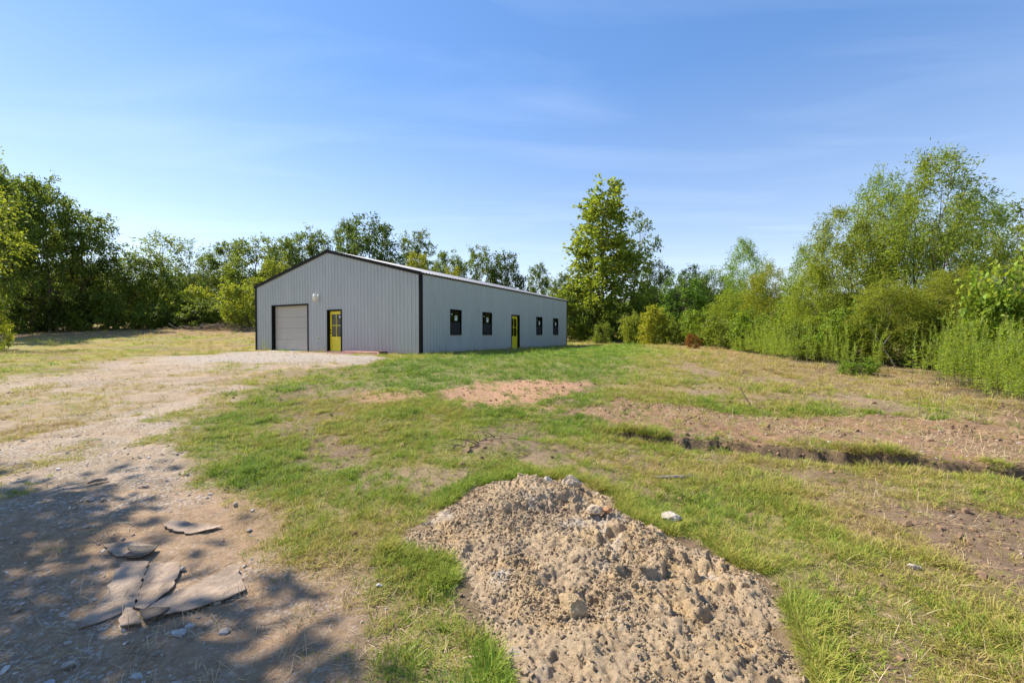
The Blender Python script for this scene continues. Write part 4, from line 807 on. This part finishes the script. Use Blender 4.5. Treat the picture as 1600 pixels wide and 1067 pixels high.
fo = scatter('far_wood', FW, np.stack([fxw, fdp, zfull(fxw, fdp)-0.2], 1), np.stack([np.zeros(n), np.zeros(n), rng.uniform(0, 6.28, n)], 1), np.stack([fs*1.3, fs*1.3, fs*1.1], 1), rng.integers(0, 4, n), rng.random(n), 'dark undergrowth of the wood behind the first rows of trees', 'woods'); fo.color = (.5, .6, .5, 1)
# dry straw and dead stalks lying about
straw = [blades(80+k, 9, 0.13, 0.0034, 0.09, 1.5, 0.12, M_STRAW, 'straw') for k in range(6)]
SC = proto_set('straw', straw)
x, y, r = sample(95000, 0.9, 18); zz, gd_, tn = zones(x, y)
p_ = (0.16+0.45*smooth(fbm(x*1.7, y*1.7, 4, 310), 0.42, 0.62)+0.35*zz['edge']+0.25*zz['band'])*(1-zz['mound'])*(1-0.25*zz['drive'])*np.clip(2.2/np.maximum(r, 2.2)*1.6, 0.35, 1)
k = (rng.random(len(x)) < p_) & outside(x, y); x, y, r = x[k], y[k], r[k]; n = len(x)
scatter('straw', SC, np.stack([x, y, zfull(x, y)+0.004], 1), np.stack([rng.normal(0, 0.1, n), rng.normal(0, 0.1, n), rng.uniform(0, 6.28, n)], 1), rng.uniform(0.4, 1.0, n)*np.where(r > 7, 1.5, 1), rng.integers(0, 6, n), rng.random(n), 'dry straw and dead stalks littered over the bare earth', 'straw')
# stones
def rock_mesh(seed, name, mat, sub=2, squash=(1, 0.8, 0.55), amp=0.28):
    bm = bmesh.new(); bmesh.ops.create_icosphere(bm, subdivisions=sub, radius=0.5); g = random.Random(seed); pl = [(Vector((g.gauss(0, 1), g.gauss(0, 1), g.gauss(0, 1))).normalized(), g.uniform(0.24, 0.42)) for _ in range(9)]
    for v in bm.verts:
        for nn, dd in pl:
            q = v.co.dot(nn)-dd
            if q > 0: v.co -= nn*q
        v.co *= 1+amp*(0.5-g.random())*0.35; v.co = Vector((v.co.x*squash[0], v.co.y*squash[1], v.co.z*squash[2]))
    m = bpy.data.meshes.new(name); bm.to_mesh(m); bm.free(); m.materials.append(mat); return m
def stone_mat():
    m, n, l, b = new_mat("gravel_stone"); a = N(n, 'Attribute', attribute_name='tint'); a.attribute_type = 'INSTANCER'
    l.new(ramp(n, l, a.outputs['Fac'], [(0.0, (0.17, 0.14, 0.115)), (0.4, (0.33, 0.28, 0.23)), (0.75, (0.46, 0.41, 0.355)), (1.0, (0.64, 0.59, 0.53))]), b.inputs['Base Color']); b.inputs['Roughness'].default_value = 0.9; return m
M_STONE = stone_mat(); RC = proto_set('stone', [rock_mesh(k, 'stone', M_STONE, 1) for k in range(8)])
x1, y1, r1_ = sample(40000, 0.9, 9); x2, y2, r2_ = sample(26000, 9, 26); x, y, r = np.concatenate([x1, x2]), np.concatenate([y1, y2]), np.concatenate([r1_, r2_])
zz, _, _ = zones(x, y); pg = zz['drive']*np.where(r < 9, 0.36, 0.8)*(0.10+0.75*smooth(fbm(x*0.9, y*0.9, 4, 320), 0.46, 0.64))*(1-0.75*smooth(x, -2.0, -1.0)*(y < 6))+0.04*zz['bare']+0.05*zz['band']+zz['apron']*0.25
k = (rng.random(len(x)) < pg*(1-zz['mound'])) & outside(x, y); x, y, r = x[k], y[k], r[k]; n = len(x)
sz = np.clip(rng.lognormal(-3.9, 0.5, n), 0.008, 0.075)*np.where(r > 9, 1.15, 1)
scatter('gravel', RC, np.stack([x, y, zfull(x, y)+sz*0.10], 1), np.stack([rng.normal(0, .3, n), rng.normal(0, .3, n), rng.uniform(0, 6.28, n)], 1), sz, rng.integers(0, 8, n), np.clip(rng.normal(0.55, 0.22, n), 0, 1), 'loose grey stones bedded in the dirt drive', 'gravel')
# crumbs of dark earth on the bare patches and along the washed-out bank
M_EARTH = plain("earth_crumb", (0.20, 0.135, 0.085), 0.97, 0.35, 3.0, spec=0.08, c2=(0.34, 0.215, 0.135)); EC = proto_set('earth', [rock_mesh(90+k, 'earth', M_EARTH, 1, (1, 0.8, 0.6), 1.0) for k in range(6)])
x, y, r = sample(70000, 1.5, 13); zz, _, _ = zones(x, y); fb = fbm(x*2.2, y*2.2, 4, 325)
k = rng.random(len(x)) < (0.55*zz['band']*smooth(fb, 0.4, 0.6)+0.5*zz['bare']*smooth(fb, 0.35, 0.6)+0.8*zz['face']+0.25*zz['red']*smooth(fb, 0.5, 0.6)+0.05)*(1-zz['mound'])*(1-zz['drive'])*(1-zz['weed']); x, y, r = x[k], y[k], r[k]; n = len(x)
sz = np.clip(rng.lognormal(-3.7, 0.6, n), 0.01, 0.12)
scatter('earth_crumbs', EC, np.stack([x, y, zfull(x, y)+sz*0.1], 1), rng.normal(0, 0.6, (n, 3)), sz, rng.integers(0, 6, n), rng.random(n), 'crumbs of brown earth on the bare patches and the washed-out bank', 'clods')
# crumbs and clods of the heap
CC = proto_set('clod', [rock_mesh(30+k, 'clod', MCLAY, 1, (1, 0.8, 0.65), 1.6) for k in range(8)])
x = rng.uniform(-0.95, 1.8, 110000); y = rng.uniform(0.7, 4.7, 110000); d = -sdist(x, y, MOUND)
k = (d > -0.10) & (rng.random(110000) < np.where(d < 0, 0.12, 0.15+0.75*smooth(fbm(x*3, y*3, 4, 330), 0.42, 0.6))*(0.5+0.5*smooth(x+0.25*y, 0.2, 1.3))); x, y, d = x[k], y[k], d[k]; n = len(x)
sz = np.clip(rng.lognormal(-4.2, 0.42, n), 0.008, 0.07)*np.where(d < 0, 0.6, 1); zc_ = np.where(d > 0.02, mound_z(x, y)[0], zfull(x, y))
scatter('clay_crumbs', CC, np.stack([x, y, zc_+sz*0.12], 1), rng.normal(0, 0.7, (n, 3)), sz, rng.integers(0, 8, n), rng.random(n), 'crumbled clods of clay strewn over the flattened heap', 'clods')
# ------------------------------------------------------------------ goldenrod and other tall weeds
M_WEED = leaf_mat("goldenrod_leaves", (0.25, 0.325, 0.06), 0.45, 0.02, 0.3, dry=(0.26, 0.22, 0.06), dryf=0.05)
M_STEM = plain("green_stem", (0.16, 0.17, 0.06), 0.7, 0.2)
def weed_stem(seed, H, leaf=0.115, w=0.02, n=95, name='stem'):
    g = np.random.default_rng(seed); t = np.linspace(0, 1, 6); bx, by = g.normal(0, 0.07, 2)*H
    P = np.stack([bx*t**2, by*t**2, t*H-0.04], 1); v0, q = tube(P, 0.007*(1-0.7*t), 4)
    z = g.uniform(0.12, 1.0, n)**0.75; a = np.arange(n)*2.4+g.normal(0, 0.3, n); c = np.stack([bx*z*z, by*z*z, z*H-0.04], 1)
    el = 0.25+0.75*z+g.normal(0, 0.2, n)-0.5*(z < 0.45); d = np.stack([np.cos(a)*np.cos(el), np.sin(a)*np.cos(el), np.sin(el)], 1)
    nn = np.stack([-np.cos(a)*np.sin(el), -np.sin(a)*np.sin(el), np.cos(el)], 1)
    s = (1.2-0.75*np.maximum(z-0.55, 0)/0.45)*g.uniform(0.75, 1.2, n); v1, f1 = leaf_tris(c, d, nn, leaf*s, w*s)
    f0 = q2t(q); m = tri_mesh(name, np.concatenate([v0, v1]), np.concatenate([f0, f1+len(v0)]), M_STEM); m.materials.append(M_WEED)
    mi = np.zeros(len(m.polygons), np.int32); mi[len(f0):] = 1; m.polygons.foreach_set('material_index', mi); return m
STEMS = [weed_stem(500+k, 1.45+0.06*k) for k in range(6)]; WC = proto_set('goldenrod', STEMS)
fr = np.array(WEEDL); sg = np.diff(fr, axis=0); ln = np.linalg.norm(sg, axis=1); k = rng.choice(len(sg), 4200, p=ln/ln.sum()); u_ = rng.random(4200)
p = fr[k]+sg[k]*u_[:, None]; nr = np.stack([-sg[k][:, 1], sg[k][:, 0]], 1); nr /= np.linalg.norm(nr, axis=1, keepdims=True)
back = rng.random(4200)**1.1*2.6; p = p+nr*(back+(fbm(p[:, 0]*1.3, p[:, 1]*1.3, 3, 350)-0.45)*1.3)[:, None]
pxl = 800+p[:, 0]/p[:, 1]*FPX; gap = (pxl > 1335) & (pxl < 1475)
ok = (rng.random(4200) < np.where(gap, 0.16, 0.92)*smooth(fbm(p[:, 0]*0.9, p[:, 1]*0.9, 3, 351), 0.25, 0.42)) & (p[:, 1] > 3)
p = p[ok]; back = back[ok]; n = len(p); hgt = (0.55+0.42*smooth(back, 0, 0.9))*rng.uniform(0.72, 1.12, n)*(1-0.25*smooth(p[:, 1], 24, 34))
wd = scatter('goldenrod', WC, np.stack([p[:, 0], p[:, 1], zfull(p[:, 0], p[:, 1])], 1), np.stack([rng.normal(0, .07, n), rng.normal(0, .07, n), rng.uniform(0, 6.28, n)], 1), np.stack([hgt*1.1, hgt*1.1, hgt], 1), rng.integers(0, 6, n), rng.random(n), 'band of tall green goldenrod along the mown edge below the willows', 'weeds')
wd.color = (1, 1.05, 0.9, 1)
for px, dp, n_, rad, hs_, lab in ((1532, 10.0, 44, 0.85, 1.02, 'big dense goldenrod clump with dark gaps between its stems'), (1602, 8.7, 34, 0.7, 1.0, 'goldenrod clump cut by the right picture edge'), (1492, 11.6, 26, 0.6, 0.92, 'goldenrod clump behind and left of the big dense one'), (1660, 8.0, 24, 0.7, 1.0, 'goldenrod clump just outside the right edge')):
    x0 = (px-800)/FPX*dp; o = link('goldenrod_clump', None); o.location = (x0, dp, float(zfull(x0, dp))); tag(o, lab, 'weeds', 'goldenrod clumps on the right')
    for k in range(n_):
        a = R.uniform(0, 6.28); r = rad*math.sqrt(R.random()); s = hs_*R.uniform(0.72, 1.12)*(1-0.25*(r/rad)**2)
        c = link('stem', STEMS[k % 6], o); c.location = (r*math.cos(a), r*math.sin(a), float(zfull(x0+r*math.cos(a), dp+r*math.sin(a)))-o.location.z); c.rotation_euler = (-0.22*r*math.sin(a), 0.22*r*math.cos(a), R.uniform(0, 6.28)); c.scale = (s, s, s); c.color = (1.0, 1.05, .9, 1)
def g_at(px, py): x, y = ground_at(px, py); return x, y, float(zfull(x, y))
# lone upright seedling and dead stalks at the mown edge
STK = plain("dead_stalk", (0.30, 0.22, 0.13), 0.9, 0.3)
sd_ = link('tall_weed', None); sd_.location = g_at(1425, 600); tag(sd_, 'single upright weed with a thin dark stem before the goldenrod', 'weed')
s_ = link('stem', weed_stem(560, 1.35, 0.15, 0.025, 42), sd_); s_.color = (.9, 1, .85, 1)
def stalk(px, py, H, lx, ly, lab, name='dead_stalk', r=0.008, mat=STK, cat='stalk', grp='dead stalks on the mown ground'):
    o = link(name, None); o.location = g_at(px, py); t = np.linspace(0, 1, 6); w = np.array([R.gauss(0, 0.012) for _ in t])
    MB().tube(np.stack([lx*t+w*t, ly*t, H*t-0.03], 1), r*(1-0.5*t), 5).build('stalk', mat, o)
    b0 = 0.6; MB().tube([(lx*b0, ly*b0, H*b0-0.03), (lx*b0+0.05*R.choice((-1, 1)), ly*b0, H*(b0+0.2))], [r*0.6, r*0.3], 4).build('side_twig', mat, o); return tag(o, lab, cat, grp)
stalk(1176, 637, 0.40, -0.22, 0.05, 'dark stick leaning up out of the bare earth band', r=0.014)
stalk(1436, 652, 0.42, 0.0, 0, 'upright dead stalk left of the two at the earth band')
stalk(1472, 655, 0.40, 0.03, 0, 'upright dead stalk right of the two at the earth band')
stalk(1522, 668, 0.36, 0.03, 0, 'short dead stalk in front of the low spoil heap')
stalk(1490, 605, 0.42, -0.35, 0.1, 'pale dry stalk leaning against the big goldenrod clump')
stalk(1512, 690, 0.2, 0.06, 0, 'short twig standing in the earth band at right')
for px, py, L, a, lab in ((1390, 560, 1.7, 2.2, 'long pale dead branch leaning in the gap below the tallest willow'), (1402, 566, 1.5, 2.0, 'second dead branch leaning in the gap below the tallest willow')):
    o = link('dead_branch', None); o.location = g_at(px, py+12); t = np.linspace(0, 1, 6)
    MB().tube(np.stack([L*math.cos(a)*t, 0.3*t, L*math.sin(a)*t-0.05], 1), 0.014*(1-0.5*t), 6).build('limb', M_BARK2, o)
    MB().tube([(L*math.cos(a)*.5, .15, L*math.sin(a)*.5), (L*math.cos(a)*.5+0.3, .2, L*math.sin(a)*.5+0.35)], [0.012, 0.005], 5).build('twig', M_BARK2, o); tag(o, lab, 'branch')
# ------------------------------------------------------------------ rocks
def rock_stone(name, c, sc=8.0): return plain(name, c, 0.92, 0.3, sc, bump=0.8, spec=0.15)
M_PALE = rock_stone("pale_limestone", (0.42, 0.365, 0.30)); M_TAN = rock_stone("tan_rock", (0.47, 0.36, 0.25)); M_RUST = rock_stone("rusty_rock", (0.42, 0.23, 0.12)); M_GREY = rock_stone("grey_rock", (0.45, 0.43, 0.41)); M_OCHRE = rock_stone("ochre_clay", (0.40, 0.29, 0.165), 14)
def rock(px, py, size, mat, lab, sq=(1, .8, .6), seed=1, on_pile=None, rz=0, name='rock', cat='rock', sink=0.2, tilt=0.0):
    x, y = ground_at(px, py)
    if on_pile: x, y = on_pile; z = float(mound_z(np.array([x]), np.array([y]))[0][0])
    else: z = float(zfull(x, y))
    m = rock_mesh(seed, name, mat, 3, sq, 0.35); o = link(name, m, None, (x, y, z+size*sq[2]*(0.5-sink))); o.scale = (size,)*3; o.rotation_euler = (tilt, tilt*0.6, rz); return tag(o, lab, cat)
rock(1045, 812, 0.20, M_PALE, 'white flat rock lying alone in the grass right of the heap', (1, .7, .5), 61, rz=-0.2, sink=0.0)
rock(896, 752, 0.24, M_TAN, 'large angular tan rock on the far crest of the heap', (1, .7, .75), 62, (.58, 4.22), 0.3, sink=0.1)
rock(873, 748, 0.10, M_GREY, 'small grey rock beside the large tan rock on the crest', (1, .8, .8), 63, (.45, 4.28), sink=0.1)
rock(857, 742, 0.11, M_PALE, 'small whitish rock left of the tan rock on the crest', (1, .8, .7), 64, (.36, 4.34), 0.6, sink=0.1)
rock(951, 813, 0.10, M_RUST, 'smooth rust-brown stone on the right shoulder of the heap', (1, .75, .6), 65, (.77, 3.52), 0.2)
rock(906, 968, 0.22, M_OCHRE, 'ochre slab of clay standing up in the middle of the heap', (.55, 1.1, .55), 66, (.33, 2.32), 0.5, 'clay_slab', 'clay lump', 0.25, 0.3)
rock(935, 818, 0.14, M_TAN, 'dark-sided clay lump beside the rust-brown stone', (1, .9, .8), 67, (.68, 3.55), 0, 'clay_slab', 'clay lump')
rock(1428, 889, 0.085, M_PALE, 'small pale rock in the grass near the bare earth at right', (1, .6, .5), 68)
rock(283, 884, 0.05, M_PALE, 'small white stone beside the roofing felt', (1, .8, .7), 69)
rock(593, 912, 0.045, M_GREY, 'small grey stone at the left edge of the grass strip', (1, .7, .6), 70)
rock(298, 968, 0.06, M_GREY, 'grey stone just below the roofing felt', (1, .7, .55), 71); rock(278, 980, 0.085, M_GREY, 'flat grey stone below the torn felt corner', (1, .8, .4), 72)
rock(215, 1043, 0.06, M_GREY, 'grey flat stone near the bottom of the drive', (1, .6, .4), 73); rock(72, 1048, 0.07, M_GREY, 'pale stone in the gravel at the lower left', (1, .7, .5), 74); rock(110, 1020, 0.075, M_PALE, 'whitish stone among the gravel at lower left', (1, .7, .5), 75)
# ------------------------------------------------------------------ torn roofing felt on the drive
from mathutils.geometry import delaunay_2d_cdt
M_FELT = plain("weathered_felt", (0.33, 0.25, 0.185), 0.97, 0.4, 6.0, bump=0.5, spec=0.1); M_FELTD = plain("dark_felt", (0.10, 0.085, 0.072), 0.9, 0.3, 9.0, bump=0.5, spec=0.15)
def felt(pts, lab, mat=M_FELT, lift=0.012, curl=0.004, seed=0):
    P = gpoly([(a/2.857, b/2.857+700) for a, b in pts]); Q = []
    for (ax, ay), (bx, by) in zip(P, np.roll(P, -1, 0)):                 # ragged edge
        n_ = max(1, int(math.hypot(bx-ax, by-ay)/0.035))
        for k in range(n_):
            t = k/n_; j = (0.0 if k == 0 else 0.006); Q.append((ax+(bx-ax)*t+R.gauss(0, j), ay+(by-ay)*t+R.gauss(0, j)))
    Q = np.array(Q); x0, y0 = Q.min(0); x1, y1 = Q.max(0); gx_, gy_ = np.meshgrid(np.arange(x0, x1, 0.03), np.arange(y0, y1, 0.03)); I_ = np.stack([gx_.ravel(), gy_.ravel()], 1); I_ = I_[sdist(I_[:, 0], I_[:, 1], Q) < -0.012]
    A = [Vector(p) for p in np.vstack([Q, I_])]; n_ = len(Q); r = delaunay_2d_cdt(A, [], [list(range(n_))], 1, 1e-6)
    V = np.array([tuple(v) for v in r[0]]); F = [tuple(f) for f in r[2]]
    ed = np.clip(1+sdist(V[:, 0], V[:, 1], Q)/0.06, 0, 1)
    zz_ = zbase(V[:, 0], V[:, 1])+(fbm(V[:, 0]*2.1, V[:, 1]*2.1, 4, 41)-0.5)*0.07+(fbm(V[:, 0]*0.45, V[:, 1]*0.45, 3, 40)-0.5)*0.16+lift*0.55+0.006+ed*curl*vnoise(V[:, 0]*6, V[:, 1]*6, 400+seed)+0.004*(fbm(V[:, 0]*4, V[:, 1]*4, 2, 410+seed))
    c = np.array([V[:, 0].mean(), V[:, 1].mean(), zz_.mean()]); T_ = np.column_stack([V, zz_])-c; B_ = T_-[0, 0, 0.006]; n_ = len(T_)
    from collections import Counter
    cnt = Counter(); 
    for f in F:
        for a, b in zip(f, f[1:]+f[:1]): cnt[(min(a, b), max(a, b))] += 1
    sides = [(a, b, b+n_, a+n_) for (a, b), q in cnt.items() if q == 1]
    mb = MB(); mb.add(np.vstack([T_, B_]), F+[tuple(n_+i for i in reversed(f)) for f in F]+sides); o = mb.build('roofing_felt', mat, None); o.location = c; return tag(o, lab, 'felt sheet', 'torn roofing felt on the drive')
felt([(545, 508), (665, 500), (640, 560), (592, 690), (545, 705), (430, 745), (350, 766), (395, 705), (460, 635)], 'large grey felt sheet, leftmost of the torn pieces', seed=1)
felt([(668, 512), (760, 500), (808, 512), (775, 600), (700, 660), (640, 705), (600, 690), (630, 600)], 'middle grey felt sheet overlapping the large left one', lift=0.02, seed=2)
felt([(640, 712), (720, 655), (800, 625), (890, 592), (960, 550), (1050, 520), (1078, 570), (1096, 612), (1010, 650), (920, 680), (830, 708), (750, 722)], 'long grey felt strip pointing right of the large sheet', lift=0.026, seed=3)
felt([(560, 692), (590, 700), (632, 765), (585, 772), (535, 780), (545, 730)], 'small torn felt corner in front of the large sheet', lift=0.03, curl=0.010, seed=4)
felt([(620, 716), (690, 700), (762, 702), (715, 735), (650, 756), (632, 740)], 'dark torn underside of felt below the long strip', M_FELTD, 0.035, 0.02, 5)
felt([(460, 432), (522, 422), (612, 418), (690, 430), (660, 470), (600, 485), (520, 476), (500, 462)], 'grey felt piece behind the large sheet, under the dark one', lift=0.012, seed=6)
felt([(565, 440), (705, 442), (690, 462), (625, 494), (548, 490), (580, 466)], 'dark felt piece lying on the grey piece behind the sheets', M_FELTD, 0.034, 0.012, 7)
felt([(730, 345), (760, 330), (880, 330), (992, 338), (920, 360), (850, 376), (775, 370)], 'triangular felt scrap near the edge of the grass', lift=0.014, curl=0.012, seed=8)
felt([(388, 176), (420, 165), (482, 158), (480, 165), (440, 174), (392, 182)], 'narrow dark felt strip far up the drive', M_FELTD, 0.02, 0.03, 9)
# ------------------------------------------------------------------ brush pile, twigs on the hump, weed by the garage
bp_ = link('brush_pile', None); bx_, by_ = -26.6, 39.8; bz_ = float(zfull(bx_, by_)); bp_.location = (bx_, by_, bz_); tag(bp_, 'heap of cut branches and brown brush before the left hedge', 'brush pile')
BRM = []
for k in range(5):
    mb = MB(); t = np.linspace(0, 1, 6); pts = np.stack([(t-0.5)*2.6, np.array([R.gauss(0, .08) for _ in t]), np.array([R.gauss(0, .06) for _ in t])], 1); mb.tube(pts, 0.045*(1-0.7*t), 5)
    for q in range(4):
        i = R.randrange(1, 5); d = np.array([R.uniform(.3, .8), R.uniform(-.5, .5), R.uniform(-.1, .5)]); mb.tube([pts[i], pts[i]+d*0.6, pts[i]+d], [0.018, 0.012, 0.004], 4)
    o = mb.build('branch', M_BARK2 if k % 2 else STK, bp_); BRM.append(o)
for k in range(46):
    o = BRM[k] if k < 5 else link('branch', BRM[k % 5].data, bp_); u = R.gauss(0, 1.0); o.location = (u*2.3, R.gauss(0, .45), 0.10+R.random()*0.55*max(0, 1-abs(u)/2.2)); o.rotation_euler = (R.uniform(0, 6.28), R.gauss(0, .22), R.gauss(0, .5)); s = R.uniform(.5, 1.05); o.scale = (s, s, s)
hp = link('twig_pile', None); hp.location = g_at(745, 702); tag(hp, 'dark curled twigs on the weedy hump behind the heap', 'twigs')
for k in range(14):
    t = np.linspace(0, 1, 6); a = R.uniform(0, 6.28); L = R.uniform(.15, .42); x0, y0 = R.gauss(.05, .28), R.gauss(0, .12)
    zz_ = float(zfull(hp.location.x+x0, hp.location.y+y0))-hp.location.z
    MB().tube(np.stack([x0+L*math.cos(a)*t, y0+L*math.sin(a)*t*.5, zz_+0.01+R.uniform(.03, .22)*np.sin(t*2.6)*L*2+R.uniform(0, .05)*t], 1), 0.007*(1-0.6*t), 4).build('twig', M_BARK, hp)
wx, wy = (bld_mat @ Vector((-11.0, -0.25, 0))).xy
wg = link('corner_weed', None); wg.location = (wx, wy, float(zfull(wx, wy))); tag(wg, 'small weed growing against the wall left of the garage door', 'weed')
for k in range(5): s_ = link('stem', STEMS[k], wg); s_.scale = (.4, .4, .2+.06*k); s_.location = (R.gauss(0, .1), R.gauss(0, .05), 0); s_.color = (1, 1, .8, 1)
lg = link('log', None); lg.location = g_at(1066, 747); MB().tube([(-.28, .02, .02), (-.1, 0, .03), (.12, .01, .028), (.3, -.02, .015)], [.012, .018, .017, .01], 7).build('wood', M_BARK2, lg); MB().tube([(.05, 0, .03), (.12, .05, .07)], [.008, .004], 5).build('side_twig', M_BARK2, lg); tag(lg, 'weathered stick lying in the grass right of the crest', 'stick')
